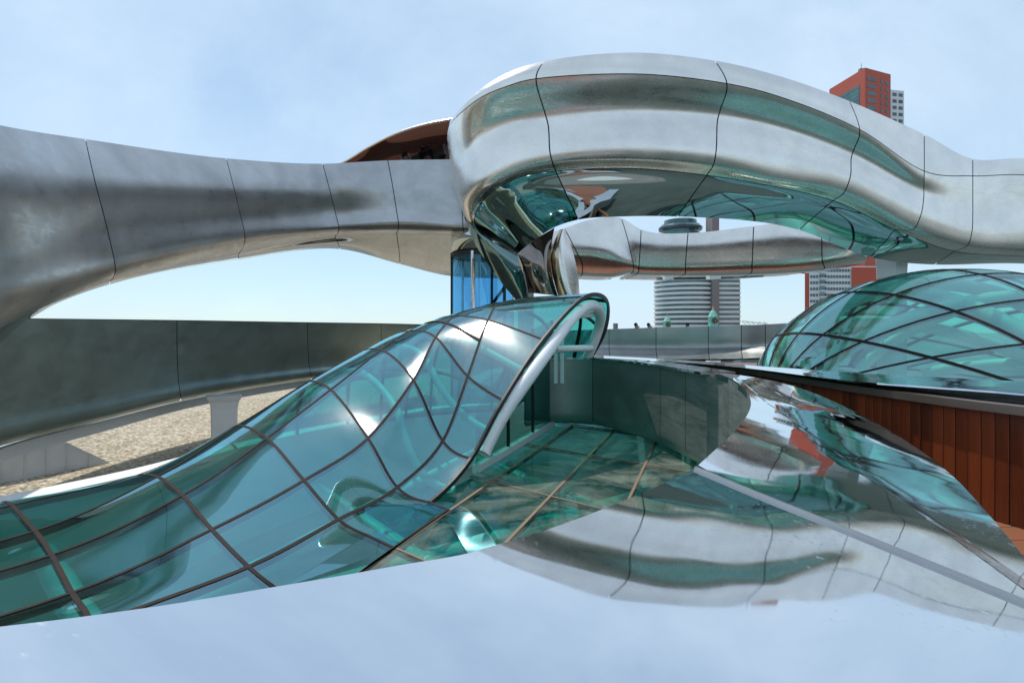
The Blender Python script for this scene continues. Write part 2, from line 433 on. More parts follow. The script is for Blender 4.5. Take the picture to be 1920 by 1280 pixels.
hn = curve([on_cap(*p) for p in hole_near], 3)
hn = [Vector((-3.2, 0.30, capz(-3.2, 0.3))), Vector((-2.2, 0.34, capz(-2.2, .34))), Vector((-1.45, 0.43, capz(-1.45, .43)))] + hn
rg = curve([on_cap(*p) for p in ridge], 3)
def sheet(name, outline, mat, parent, drop=0.06, zf=capz, step=0.06, lip=True):
    """flat-ish plate whose top follows zf(x, y): triangulated outline, subdivided, with a rim of depth drop"""
    bm = bmesh.new()
    vs = [bm.verts.new((p[0], p[1], 0)) for p in outline]
    f = bm.faces.new(vs)
    bmesh.ops.triangulate(bm, faces=[f])
    for it in range(8):
        le = [e for e in bm.edges if e.calc_length() > step * (1 + 1.2 * (e.verts[0].co.y + e.verts[1].co.y) / 2)]
        if not le: break
        bmesh.ops.subdivide_edges(bm, edges=le, cuts=1, use_grid_fill=False)
        bmesh.ops.triangulate(bm, faces=[q for q in bm.faces if len(q.verts) > 3])
    for v in bm.verts: v.co.z = zf(v.co.x, v.co.y)
    for q in bm.faces: q.smooth = True
    bmesh.ops.recalc_face_normals(bm, faces=bm.faces)
    if sum(q.normal.z for q in bm.faces) < 0: bmesh.ops.reverse_faces(bm, faces=bm.faces)
    if drop:
        be = [e for e in bm.edges if e.is_boundary]
        r = bmesh.ops.extrude_edge_only(bm, edges=be)
        nv = [g for g in r['geom'] if isinstance(g, bmesh.types.BMVert)]
        for v in nv: v.co.z -= drop
        for q in r['geom']:
            if isinstance(q, bmesh.types.BMFace): q.smooth = False
        for e in be: e.smooth = False
    me = bpy.data.meshes.new(name); bm.to_mesh(me); bm.free(); me.materials.append(mat)
    o = bpy.data.objects.new(name, me); C.objects.link(o); o.parent = parent
    return o
near_edge = [(2.6, 0.62), (1.7, 0.36), (0.9, 0.24), (0.0, 0.20), (-0.9, 0.10), (-1.6, 0.0), (-2.3, -0.25), (-3.2, -0.4)]
ridge_end = rg[-1]
RD = (rg[-1] - rg[0]).to_2d().normalized()
def ridge_y(x):
    for a, b2 in zip(rg[:-1], rg[1:]):
        if b2.x >= x: return a.y + (b2.y - a.y) * (x - a.x) / (b2.x - a.x)
    return rg[-1].y + (rg[-1].y - rg[-2].y) / (rg[-1].x - rg[-2].x) * (x - rg[-1].x)
def cap1z(x, y):
    z = capz(x, y)
    w = min(max((x - 0.55) / 0.75, 0), 1); w = w * w * (3 - 2 * w)
    q = max(0.0, ((rg[0].x - x) * RD[1] - (rg[0].y - y) * RD[0]))
    return z - w * 0.17 * q * q / (0.25 + q)
c1 = [(p.x, p.y) for p in hn] + [(p.x, p.y) for p in rg] + near_edge
sheet('cap_panel', c1, M['mirror'], mp_root, zf=cap1z)
nose = [(1309, 877), (1335, 853), (1372, 818), (1398, 786), (1408, 762), (1404, 742), (1390, 725), (1365, 709), (1340, 700)]
far2 = [(1345, 699), (1420, 710), (1530, 740), (1620, 783), (1700, 830), (1780, 890), (1850, 965), (1920, 1050), (2010, 1180)]
nc = curve([on_cap(*p) for p in nose], 3)
fc = curve([on_cap(*p) for p in far2], 3)
CAP2 = 0.010
z2 = lambda x, y: capz(x, y) + CAP2
r2 = rg[:]
c2 = [(p.x, p.y) for p in reversed(r2[1:])] + [(p.x, p.y) for p in nc] + [(p.x, p.y) for p in fc]
sheet('cap_panel', c2, M['mirror'], mp_root, zf=z2)
# steel skirt under the deck side edge of the caps
skb = MB(); cen = Vector((0.9, 3.0, 0))
sk_line = [Vector((p.x, p.y, z2(p.x, p.y))) for p in fc] + [Vector((x, y, capz(x, y))) for x, y in [(1.9, .95)] + near_edge[1:]]
sk_line = [p + Vector((-0.09, 0.09, -0.055)) for p in sk_line]
for a, b2 in zip(sk_line[:-1], sk_line[1:]):
    skb.quad(a, b2, Vector((b2.x, b2.y, DZ)), Vector((a.x, a.y, DZ)))
skb.build('outer_panel', M['dull'], mp_root)
# the raised lip bar along the joint between both caps
lip_p = [Vector((p.x, p.y, capz(p.x, p.y))) for p in rg]
MB().beam(lip_p, Vector((NX, -NY, 1)).normalized(), 0.011, 0.010, 0.03).build('lip_bar', M['satin'], mp_root)
# inner wall below the far half of the opening, vertical, in panels with rounded foot
wall_top = [on_cap(*p) for p in [(1309, 877), (1350, 838), (1398, 786), (1408, 762), (1404, 742), (1390, 725), (1365, 709)]]
wall_top += [at_z(1340, 700, -0.475), at_z(1285, 692, -0.485), at_z(1238, 685, -0.49), at_z(1175, 678, -0.49), at_z(1111, 673, -0.49), at_z(1050, 672, -0.49), at_z(985, 674, -0.49)]
secs = []
for p in wall_top:
    inw = Vector((0.4 - p.x, 6.6 - p.y, 0)).normalized()
    zb = FZ + 0.03; zt = p.z - 0.004
    secs.append([Vector((p.x, p.y, zt)), Vector((p.x, p.y, zt * 0.5 + zb * 0.5)), Vector((p.x, p.y, zb + 0.30)),
                 Vector((p.x, p.y, zb + 0.16)) - inw * 0.012, Vector((p.x, p.y, zb + 0.06)) - inw * 0.07, Vector((p.x, p.y, zb)) - inw * 0.24])
ribbon(mp_root, secs, [(0, 5, 'wallsteel')], 6, 4, 0.006, joints=[2, 6, 8, 9, 11], names=['wall_panel'], back=0.03)
# cap on the far wall
ft = curve([Vector((p.x, p.y, -0.47)) for p in wall_top[7:]], 4)
cp = MB(); cp.beam([p + Vector((0.10, 0.18, 0.0)) for p in ft], Vector((0, 0, 1)), 0.42, 0.0, 0.03)
cp.build('cap_panel', M['mirror'], mp_root)

# ------------------------------------------------------------------ glass floor
gf = thing('glass_floor', 'flat dirty green glass floor panes below the canopy mouth', 'glass floor')
O = Vector((0.40, 5.94, FZ)); ad_ = Vector((0.325, 0.945, 0)); cd = Vector((0.74, -0.675, 0)).normalized()
SI, SJ = 0.86, 2.12
nd = lambda i, j: O + cd * (i * SI) + ad_ * (j * SJ)
hole_poly_x = lambda y: 2.45
for i in range(-1, 4):
    for j in range(-3, 3):
        q = [nd(i, j), nd(i + 1, j), nd(i + 1, j + 1), nd(i, j + 1)]
        cx = sum(p.x for p in q) / 4
        if cx > 2.9: continue
        mesh_obj('glass_pane', rel(gf, q), [(0, 1, 2, 3)], M['floorglass'], gf)
for j in range(-1, 3):
    q = [nd(-1.42, j), nd(-1, j), nd(-1, j + 1), nd(-1.42, j + 1)]
    if j == -1: q = [nd(-1.3, -0.13), nd(-1, -0.22), nd(-1, 0), nd(-1.42, 0)]
    mesh_obj('glass_pane', rel(gf, q), [(0, 1, 2, 3)], M['floorglass'], gf)
up = Vector((0, 0, 1))
for i in range(-1, 4):
    MB().beam([nd(i, -3), nd(i, 3)], up, 0.030, 0.006, 0.05).build('mullion', M['tan'], gf)
for j in range(-2, 3):
    MB().beam([nd(-1 if j < 0 else -1.42, j), nd(4, j)], up, 0.022, 0.005, 0.05).build('mullion', M['tan'], gf)

# ------------------------------------------------------------------ glass canopy
cn = thing('glass_canopy', 'teal glass canopy swelling like a wave with an arched mouth', 'canopy', (-1.5, 7, FZ))
def v(*a): return Vector(a)
rows = [  # columns: M, A_e, A_d, A_c, A_b, K, foot    rows: along the canopy from the left tail to beyond the mouth
 [v(-2.9,1.7,-1.74), v(-3.3,2.1,-1.72), v(-3.75,2.6,-1.69), v(-4.25,3.15,-1.66), v(-4.75,3.7,-1.65), v(-5.3,4.3,-1.66), v(-5.85,4.9,-1.72)],
 [v(-1.95,2.65,-1.73), at(170,1172,3.12), at(135,1111,3.55), at(97,1040,4.05), at(66,995,4.5), at(22,947,5.2), v(-5.15,5.75,-1.72)],
 [at(520,1105,3.78), at(466,1062,3.87), at(397,992,4.3), at(342,928,4.95), at(295,893,5.5), at(258,890,6.0), v(-4.4,6.85,-1.75)],
 [at(690,1003,4.75), at(635,973,4.85), at(570,900,5.3), at(500,821,6.2), at(447,797,7.1), at(425,815,7.7), v(-4.05,8.4,-1.75)],
 [at_z(805,941,FZ), at(745,913,5.85), at(690,821,6.3), at(620,730,7.3), at(575,717,8.1), v(-3.35,8.9,-1.15), v(-3.6,9.5,-1.75)],
 [at(882,859,6.39), at(830,826,6.6), at(775,712,7.1), at(715,656,8.2), v(-2.5,9.2,-.38), v(-2.85,9.9,-.85), v(-3.05,10.5,-1.75)],
 [at(942,750,6.82), at(877,705,7.3), at(817,632,8.0), at(767,620,8.9), v(-2.1,9.9,-.15), v(-2.4,10.6,-.7), v(-2.6,11.2,-1.75)],
 [at(1017,636,7.56), at(915,600,8.2), at(852,592,8.7), v(-1.35,9.6,.16), v(-1.75,10.5,-.15), v(-2.0,11.1,-.75), v(-2.2,11.7,-1.75)],
 [at(1096,555,8.62), at(945,566,9.0), v(-.62,9.6,.38), v(-1.05,10.4,.20), v(-1.4,11.1,-.18), v(-1.62,11.6,-.8), v(-1.75,12.1,-1.75)],
 [at(1138,562,9.5), at(1045,557,9.8), v(.05,10.4,.45), v(-.5,11.0,.12), v(-.9,11.6,-.35), v(-1.1,12.1,-1.0), v(-1.2,12.4,-1.75)],
 [at(1134,625,10.4), at(1090,590,10.9), v(.75,11.3,.02), v(.3,11.8,-.3), v(-.1,12.2,-.75), v(-.35,12.5,-1.3), v(-.5,12.7,-1.75)],
 [at(1096,690,10.7), v(1.15,11.3,-.95), v(.95,11.8,-1.1), v(.6,12.2,-1.3), v(.35,12.5,-1.45), v(.15,12.7,-1.6), v(.0,12.8,-1.75)],
]
SR, SC = 7, 7
G = dense(rows, SR, SC)
NG = grid_normals(G)
if NG[4 * SR, 2 * SC].dot(np.array((0, -0.5, 1))) < 0: NG = -NG
NRr, NCc = len(rows), len(rows[0])
for i in range(NRr - 1):
    for j in range(NCc - 1):
        grid_mesh('glass_pane', G[i * SR:(i + 1) * SR + 1, j * SC:(j + 1) * SC + 1], M['glass'], cn)
# flat skirt panes between the flank and the floor line A_f
skirt = [[rows[i][0] for i in range(0, 5)], [v(-2.3,1.1,FZ), v(-1.55,2.35,FZ), v(-1.2,3.6,FZ), at_z(740,1027,FZ), at_z(842,956,FZ)]]
for i in range(4):
    q = [skirt[0][i], skirt[0][i + 1], skirt[1][i + 1], skirt[1][i]]
    mesh_obj('glass_pane', rel(cn, q), [(0, 1, 2, 3)], M['glass'], cn)
MB().beam([skirt[1][0], skirt[1][1], skirt[1][2]] + curve(skirt[1][2:5], 4)[1:], up, 0.04, 0.006, 0.05).build('mullion', M['mullion'], cn)
foot_q = [rows[4][0], at_z(850, 912, FZ), at_z(890, 893, FZ), at_z(842, 956, FZ)]
mesh_obj('glass_pane', rel(cn, foot_q), [(0, 1, 2, 3)], M['floorglass'], cn)
vec = lambda a: Vector(a)
for i in range(1, NRr):                       # cross mullions
    pts = [vec(p) for p in G[i * SR]]; nn = [vec(p) for p in NG[i * SR]]
    if i <= 4 and i >= 3:                     # run on to the floor line
        pts = [skirt[1][i]] + pts; nn = [up] + nn
    MB().beam(pts, nn, 0.030, 0.004, 0.05).build('mullion', M['mullion'], cn)
for j in range(1, NCc):                       # long mullions
    pts = [vec(p) for p in G[:, j * SC]]; nn = [vec(p) for p in NG[:, j * SC]]
    MB().beam(pts, nn, 0.031, 0.005, 0.06).build('mullion', M['mullion'], cn)
hs = 3
pts = [vec(p) for p in G[6 * SR + 4, SC:3 * SC]]; nn = [vec(p) for p in NG[6 * SR + 4, SC:3 * SC]]
MB().beam(pts, nn, 0.036, 0.010, 0.05).build('mullion', M['mullion'], cn)
# dark gasket along the mouth and the white tube arch inside it
mouth = [vec(p) for p in G[4 * SR:, 0]]; mn = [vec(p) for p in NG[4 * SR:, 0]]
MB().beam(mouth, mn, 0.03, 0.012, 0.05).build('mouth_edge', M['gasket'], cn)
arch = curve([at(905,850,6.6), at(940,782,6.85), at(995,702,7.2), at(1040,640,7.75), at(1072,597,8.35), at(1100,574,8.9), at(1121,578,9.5), at(1125,605,10.05), at(1112,645,10.25), at(1097,680,10.4), at(1085,745,10.45)], 6)
MB().tube(arch, 0.088, 14).build('arch_tube', M['white'], cn, True)
for a, b2 in (((1066, 592, 8.6), (1122, 588, 9.95)), ((1040, 655, 8.2), (1108, 652, 10.2))):
    MB().tube([at(*a), at(*b2)], 0.055, 10).build('cross_tube', M['white'], cn, True)
# door set back in the mouth, on a white sill
s0, s1 = at_z(892, 882, FZ + 0.02), at_z(1036, 796, FZ + 0.02)
sd = (s1 - s0); sl_ = sd.length; sdn = sd.normalized(); sn = Vector((-sdn.y, sdn.x, 0))
MB().beam([s0, s1], up, 0.09, 0.07, 0.03).build('sill', M['white'], cn)
for a, b2 in ((0.0, 0.33), (0.33, 0.66), (0.66, 0.99)):
    p0, p1 = s0 + sd * a, s0 + sd * b2; hh = [0.75 + 1.5 * a, 0.75 + 1.5 * b2]
    q = [p0 + up * 0.07, p1 + up * 0.07, p1 + up * min(hh[1], 1.9), p0 + up * min(hh[0], 1.9)]
    mesh_obj('door_pane', rel(cn, q), [(0, 1, 2, 3)], M['doorglass'], cn)
    MB().beam([p1 + up * 0.06, p1 + up * min(hh[1], 1.9)], sn, 0.035, 0.02, 0.02).build('door_frame', M['gasket'], cn)
d0 = at(1047, 700, 9.7)
for k in (0, 1):
    p = at(1042 + 12 * k, 672, 9.8); MB().box((p.x, p.y, p.z + 0.0), 0.06, 0.06, 0.85).build('door_post', M['white'], cn)

# white steel ribs and stair inside the atrium (seen green through the glass)
tr = thing('atrium_frame', 'white steel beams and ribs inside the atrium under the green glass', 'steel frame', (0, 6, -3))
for (p, q, r) in (((-3.6, 3.4, -2.3), (2.6, 8.2, -2.2), .13), ((-1.9, 3.0, -2.25), (3.0, 6.6, -2.25), .13), ((-0.6, 9.6, -2.2), (2.4, 5.2, -2.3), .12), ((-2.6, 7.6, -2.15), (0.9, 3.2, -2.3), .12), ((-4.6, 5.6, -2.2), (-1.4, 2.6, -2.3), .12), ((-3.4, 3.0, -2.35), (-0.4, 11.0, -2.2), .10)):
    MB().tube([p, q], r, 10).build('beam', M['white'], tr, True)
for i in (5, 6, 7):
    pts = [vec(p) - vec(n) * 0.16 for p, n in zip(G[i * SR - 3, :5 * SC], NG[i * SR - 3, :5 * SC])]
    MB().tube(pts, 0.05, 8).build('rib', M['white'], tr, True)
for k in range(9):
    MB().box((-1.6 + 0.28 * k, 6.3 + 0.22 * k, -5.6 + 0.34 * k), 0.32, 1.5, 0.07, 0.6).build('stair_tread', M['ifloor'], tr)
MB().tube([(-1.8, 5.6, -4.7), (0.9, 7.6, -1.9)], 0.05, 8).build('handrail', M['white'], tr, True)

# ------------------------------------------------------------------ right parapet: cap, bronze rail, timber planks
tp = thing('timber_parapet', 'steel capped parapet clad in upright red brown varnished planks in front of the dome', 'parapet', (3.3, 6, DZ))
pl_line = [v(2.2, 10.4, 0), v(2.75, 9.2, 0), v(3.15, 7.7, 0), v(3.36, 5.6, 0), v(3.72, 4.1, 0), v(4.3, 2.6, 0), v(5.2, 0.9, 0), v(6.2, -1.0, 0)]
pc = curve(pl_line, 20)
L = [0.0]
for a, b2 in zip(pc[:-1], pc[1:]): L.append(L[-1] + (b2 - a).length)
def along(s):
    s = min(max(s, 0), L[-1] - 1e-6)
    for i in range(len(L) - 1):
        if L[i + 1] >= s:
            t = (s - L[i]) / (L[i + 1] - L[i]); return pc[i].lerp(pc[i + 1], t), (pc[i + 1] - pc[i]).normalized()
PW = 0.098
pmesh = None; s = 0.05; k = 0
while s < L[-1] - PW:
    p, t = along(s + PW / 2)
    if pmesh is None:
        bb = MB().box((0, 0, 0), PW - 0.006, 0.03, -0.585 - DZ); o = bb.build('plank', M['plank'], None)
        bv = o.modifiers.new('edge', 'BEVEL'); bv.width = 0.004; bv.segments = 1
        pmesh = o.data; first = o
    else:
        o = first.copy(); C.objects.link(o)
    o.parent = tp; o.location = Vector((p.x, p.y, (DZ - 0.585) / 2 + random.uniform(-.003, .003))) - tp.location
    o.rotation_euler = (0, 0, math.atan2(t.y, t.x)); o.location.x += random.uniform(-.002, .002)
    s += PW; k += 1
side = lambda t: Vector((t.y, -t.x, 0))      # towards the dome? (right of travel)
pb = [p + Vector((0, 0, 0)) for p in pc[::4]]
nrmh = [Vector((-(pc[min(i + 1, len(pc) - 1)] - pc[max(i - 1, 0)]).normalized().y, (pc[min(i + 1, len(pc) - 1)] - pc[max(i - 1, 0)]).normalized().x, 0)) for i in range(0, len(pc), 4)]
MB().beam([p + Vector((0.024, 0, (DZ - 0.59) / 2)) for p in pb], up, 0.02, 0.41, 0.41).build('joint_backing', M['plankglint'], tp)
MB().beam([p + Vector((-0.015, 0, -0.560 + 0.042 * min(1, max(0, (p.y - 4.5) / 3)))) for p in pb], up, 0.11, 0.02, 0.045).build('top_rail', M['bronze'], tp)
MB().beam([p + Vector((0.16, 0.05, -0.56)) for p in pb], up, 0.03, 0.03, 0.08).build('recess_strip', M['gasket'], tp)
cap_out = [(1132, 667), (1300, 676), (1450, 688), (1700, 704), (1920, 715), (2150, 727)]
cap_in = [(1132, 671), (1300, 681), (1400, 690), (1600, 714), (1920, 738), (2150, 768)]
Aa = curve([at_z(px, py, -0.455) for px, py in cap_out] + [v(5.5, 3.5, -.455), v(6.2, 1.6, -.455), v(7.2, -.6, -.455)], 6)
Bb = curve([at_z(px, py, -0.47) for px, py in cap_in] + [v(4.25, 2.55, -.47), v(5.17, .85, -.47), v(6.18, -1.05, -.47)], 6)
capb = MB()
for i in range(len(Aa) - 1):
    capb.quad(Aa[i], Aa[i + 1], Bb[i + 1], Bb[i])
    capb.quad(Bb[i], Bb[i + 1], Bb[i + 1] - up * 0.014, Bb[i] - up * 0.014)
    capb.quad(Bb[i] - up * 0.014, Bb[i + 1] - up * 0.014, Aa[i + 1] - up * 0.05, Aa[i] - up * 0.05)
    capb.quad(Aa[i], Aa[i + 1], Aa[i + 1] - up * 0.05, Aa[i] - up * 0.05)
capb.build('cap_panel', M['mirror'], tp)
ob = MB()
for i in range(len(Aa) - 1):
    ob.quad(Aa[i] - up * 0.05, Aa[i + 1] - up * 0.05, Aa[i + 1] - up * 1.3, Aa[i] - up * 1.3)
ob.build('outer_panel', M['dull'], tp)

# timber deck between both parapets
dk = structure(bpy.data.objects.new('timber_deck', None)); C.objects.link(dk); dk.location = (2.5, 3, DZ)
dm = None
for k in range(68):
    y0 = -9.8 + k * 0.145 * 1.8
    if dm is None:
        o = MB().box((0, 0, 0), 7.5, 0.145 * 1.8 - 0.008, 0.04).build('deck_board', M['deck'], None); dm = o
    else:
        o = dm.copy(); C.objects.link(o)
    y = y0
    x0 = 0.75 if y < 2.0 else 0.75 + (y - 2.0) * 0.62
    lo = -4.5 if y < 0.0 else (x0 if y > 0.6 else -0.6)
    hi = 6.6 if y < 1 else (5.4 - (y - 1) * 0.55 if y < 4 else 3.7 - (y - 4) * 0.12)
    if hi - lo < 0.3: hi = lo + 0.3
    o.scale = ((hi - lo) / 7.5, 1, 1); o.parent = dk
    o.location = Vector(((lo + hi) / 2, y, DZ - 0.02)) - dk.location

# ------------------------------------------------------------------ front loop of the walkway
lp = thing('walkway_loop', 'big polished steel walkway loop sweeping overhead across the right half', 'walkway', (4, 15, 4))
def sec(pts): return [at(*p) for p in pts]
#            T            K(crease)        C(concave)       B1              B2              R               S
LOOP = [
 sec([(3100,470,19.5),(3100,500,19.4),(3100,530,19.5),(3100,560,19.4),(3100,590,19.3),(3100,612,19.4),(3100,626,19.9)]),
 sec([(2500,400,17.6),(2500,432,17.5),(2500,464,17.6),(2500,498,17.5),(2500,534,17.4),(2500,560,17.5),(2500,574,18.0)]),
 sec([(2080,312,16.6),(2080,343,16.5),(2080,378,16.6),(2080,416,16.6),(2080,458,16.5),(2082,486,16.6),(2086,500,17.1)]),
 sec([(1920,297,16.9),(1920,328,16.8),(1920,360,16.9),(1920,398,16.9),(1920,440,16.7),(1921,468,16.8),(1925,481,17.4)]),
 sec([(1824,298,16.6),(1824,330,16.5),(1824,362,16.6),(1824,400,16.5),(1822,436,16.3),(1814,460,16.4),(1790,471,17.0)]),
 sec([(1733,252,16.1),(1733,321,15.75),(1732,340,15.9),(1732,370,15.7),(1726,405,15.45),(1712,430,15.6),(1680,431,16.2)]),
 sec([(1593,190,15.4),(1612,243,15.0),(1602,263,15.35),(1596,297,15.05),(1594,333,14.8),(1582,362,14.95),(1562,376,15.3)]),
 sec([(1465,144,14.9),(1478,187,14.4),(1468,212,14.9),(1462,250,14.6),(1459,300,14.2),(1448,336,14.4),(1428,345,14.7)]),
 sec([(1340,114,14.5),(1363,157,14.0),(1350,186,14.6),(1345,228,14.3),(1343,280,13.8),(1338,308,14.0),(1325,329,14.3)]),
 sec([(1180,99,14.3),(1190,139,13.8),(1180,178,14.5),(1178,222,14.2),(1180,268,13.7),(1180,296,13.9),(1182,316,14.2)]),
 sec([(1021,115,14.6),(1005,148,14.1),(1021,188,14.9),(1028,236,14.6),(1031,284,14.1),(1036,305,14.3),(1042,321,14.6)]),
 sec([(955,136,15.1),(948,163,14.6),(955,200,15.5),(955,245,15.1),(962,300,14.5),(970,322,14.7),(980,331,15.0)]),
 sec([(903,166,15.8),(900,184,15.3),(897,220,16.3),(897,276,15.7),(905,335,15.0),(920,350,15.1),(933,352,15.4)]),
 sec([(866,201,16.8),(864,212,16.3),(858,250,17.2),(868,312,16.4),(880,362,15.5),(893,375,15.5),(904,378,15.7)]),
 sec([(845,226,15.9),(843,234,15.6),(840,268,16.1),(850,330,15.9),(866,378,15.4),(880,396,15.3),(891,404,15.4)]),
 sec([(850,224,17.4),(848,236,17.2),(848,275,17.6),(853,338,16.9),(868,398,16.1),(880,420,15.8),(890,430,15.7)]),
]
DK = {10: 13.80, 11: 13.90, 12: 14.12, 13: 14.55}
def reshape_loop(sec_, k):
    d = lambda p: p.y
    pxy = [((p.x / p.y) * F + 960, HZ - (p.z / p.y) * F) for p in sec_]
    (kx, ky), (b1x, b1y) = pxy[1], pxy[3]
    dk = DK.get(k, d(sec_[1])); sc = {0: .08, 1: .08, 2: .08, 3: .10, 4: .16, 5: .40, 6: .80}.get(k, 1.0)
    if k > 13: return sec_
    cx_, cy_ = kx + (b1x - kx) * .70, ky + (b1y - ky) * .70
    off = [.13 * sc, 0, .46 * sc, .50 * sc, .36 * sc, .43 * sc, .64 * sc]
    off[5] = max(off[5], off[4] + .09); off[6] = max(off[6], off[5] + .30)
    px_ = [pxy[0], pxy[1], (cx_, cy_), pxy[3], pxy[4], pxy[5], pxy[6]]
    return [at(q[0], q[1], dk + o_) for q, o_ in zip(px_, off)]
LOOP = [reshape_loop(s_, k) for k, s_ in enumerate(LOOP)]
UND = []
UOFF = [1.0, 1.0, 1.0, 1.0, .95, .75, .62, .50, .42, .34, .36, .42, .48, .55, .5, .3]
for (sx, sy, sd_), (ex, ey, ed) in zip(
    [(3100,626,19.9),(2500,574,18.0),(2086,500,17.1),(1925,481,17.4),(1790,471,17.0),(1680,431,16.2),(1562,376,15.3),(1428,345,14.7),(1325,329,14.3),(1182,316,14.2),(1042,321,14.6),(980,331,15.0),(933,352,15.4),(904,378,15.7),(891,404,16.0),(890,430,16.4)],
    [(3100,634,20.9),(2500,583,19.2),(2100,510,18.5),(1912,494,18.9),(1752,496,18.3),(1632,482,17.3),(1498,431,16.15),(1395,413,15.4),(1270,406,15.0),(1166,406,14.9),(1084,412,15.3),(1040,426,15.9),(1008,446,16.2),(985,463,16.4),(974,474,16.5),(970,477,16.6)]):
    r_ = []; k_ = len(UND); sd_ = LOOP[k_][6].y; ed = sd_ + UOFF[k_]
    for t_, bow in ((0, 0), (1 / 3, -.05), (2 / 3, -.06), (1, 0)):
        r_.append(at(sx + (ex - sx) * t_, sy + (ey - sy) * t_, sd_ + (ed - sd_) * t_ + bow * (ed - sd_) * 1.6))
    UND.append(r_)
ALL = [a[:7] + b2[1:] for a, b2 in zip(LOOP, UND)]
ribbon(lp, ALL, [(0, 1, 'brushed'), (1, 6, 'brushed'), (6, 9, 'polished')], 10, 6, 0.016, joints=[0, 2, 4, 5, 6, 8, 10], names=['cap_panel', 'steel_panel', 'underside_panel'], back=0.06)
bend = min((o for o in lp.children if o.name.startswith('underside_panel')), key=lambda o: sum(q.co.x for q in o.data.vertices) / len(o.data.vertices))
bend.data.materials[0] = M['bend']; bend['label'] = 'mirror panel under the left bend with a dark teal reflection painted in'
# dark keel below the turn, drawn down to the post
KEEL = [
 sec([(849,320,16.7),(866,392,16.1),(884,444,15.9),(906,482,15.9),(934,522,16.0),(967,562,16.2)]),
 sec([(872,372,15.8),(886,424,15.55),(901,457,15.6),(922,489,15.65),(947,525,15.8),(973,562,16.0)]),
 sec([(890,424,15.55),(907,443,15.5),(925,469,15.5),(944,498,15.55),(962,529,15.7),(979,562,15.9)]),
 sec([(930,457,15.5),(941,466,15.5),(954,485,15.5),(966,508,15.55),(976,532,15.7),(986,562,15.9)]),
 sec([(970,477,15.6),(972,483,15.55),(976,497,15.55),(981,513,15.6),(986,533,15.75),(992,562,15.95)]),
]
ribbon(lp, KEEL, [(0, 5, 'keel')], 6, 5, 0.004, joints=[2], names=['keel_panel'], back=0.05)
FUN = [
 sec([(970,476,15.62),(980,500,15.65),(986,524,15.8),(990,549,16.1)]),
 sec([(985,463,15.6),(996,490,15.5),(1001,518,15.6),(1006,550,15.9)]),
 sec([(1008,446,15.7),(1014,480,15.55),(1018,513,15.6),(1024,552,15.9)]),
 sec([(1040,427,16.0),(1033,470,15.9),(1034,508,15.95),(1046,554,16.2)]),
]
ribbon(lp, FUN, [(0, 3, 'funnel')], 8, 8, 0.004, joints=[], names=['funnel_panel'], back=0.05)
FIN = [
 sec([(1050,430,16.1),(1056,429,16.1),(1061,434,16.8)]),
 sec([(1034,470,15.95),(1047,466,15.85),(1074,472,16.8)]),
 sec([(1035,510,16.0),(1051,511,15.9),(1083,511,16.9)]),
 sec([(1047,556,16.2),(1065,557,16.1),(1087,557,17.0)]),
]
ribbon(lp, FIN, [(0, 1, 'bronzed'), (1, 2, 'brushed')], 8, 8, 0.003, joints=[], names=['fin_edge', 'fin_panel'], back=0.04)
# inner lining of the walkway that runs on behind the left ribbon
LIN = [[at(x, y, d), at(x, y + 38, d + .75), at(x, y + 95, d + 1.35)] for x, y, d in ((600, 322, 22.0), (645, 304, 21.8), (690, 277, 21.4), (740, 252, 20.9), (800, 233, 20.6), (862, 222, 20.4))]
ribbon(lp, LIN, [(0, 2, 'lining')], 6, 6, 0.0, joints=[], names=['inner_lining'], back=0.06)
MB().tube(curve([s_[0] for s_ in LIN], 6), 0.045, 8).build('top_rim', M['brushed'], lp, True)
# deck of the upper walkway behind the left ribbon (mirrored in the lining)
ud = structure(MB().quad(Vector((-7.4, 19.4, 3.66)), Vector((-1.0, 19.4, 3.66)), Vector((-1.0, 24.5, 3.66)), Vector((-8.4, 24.5, 3.66))).build('upper_deck', M['deck']))

# ------------------------------------------------------------------ left upper ribbon
lr = thing('walkway_ribbon', 'brushed steel walkway ribbon climbing from the left edge to the middle', 'walkway', (-4, 14, 3))
LEFT = [
 sec([(-330,150,4.6),(-330,330,4.6),(-325,520,4.55),(-310,640,4.6),(-280,730,4.9),(-240,760,5.6)]),
 sec([(-150,201,5.3),(-148,340,5.3),(-140,490,5.25),(-128,590,5.3),(-110,650,5.5),(-90,668,6.1)]),
 sec([(0,235,6.4),(10,345,6.4),(25,470,6.35),(32,550,6.35),(26,590,6.6),(14,608,7.1)]),
 sec([(160,261,8.9),(178,340,8.9),(200,425,8.85),(214,487,8.85),(216,510,9.0),(206,529,9.6)]),
 sec([(424,297,13.5),(438,350,13.5),(452,408,13.45),(459,440,13.4),(458,458,13.6),(449,474,14.4)]),
 sec([(605,307,17.4),(617,352,17.4),(629,400,17.35),(635,425,17.2),(634,436,17.4),(628,444,18.0)]),
 sec([(727,301,18.4),(736,348,18.4),(744,398,18.3),(747,417,18.2),(747,430,18.4),(744,438,19.0)]),
 sec([(862,299,18.6),(864,348,18.6),(867,402,18.5),(868,424,18.4),(869,434,18.6),(868,441,19.2)]),
 sec([(990,300,18.6),(990,348,18.6),(990,402,18.5),(990,424,18.4),(990,434,18.6),(990,441,19.2)]),
]
for k, s_ in enumerate(LEFT):
    w = max(0.0, min(1.0, (6.2 - k) / 3.0))
    f_ = [1.012, 0.976, 1.032, 1.046, 1.052, 1.06]
    LEFT[k] = [p * (1 + (g - 1) * (0.06 + 0.94 * w)) for p, g in zip(s_, f_)]
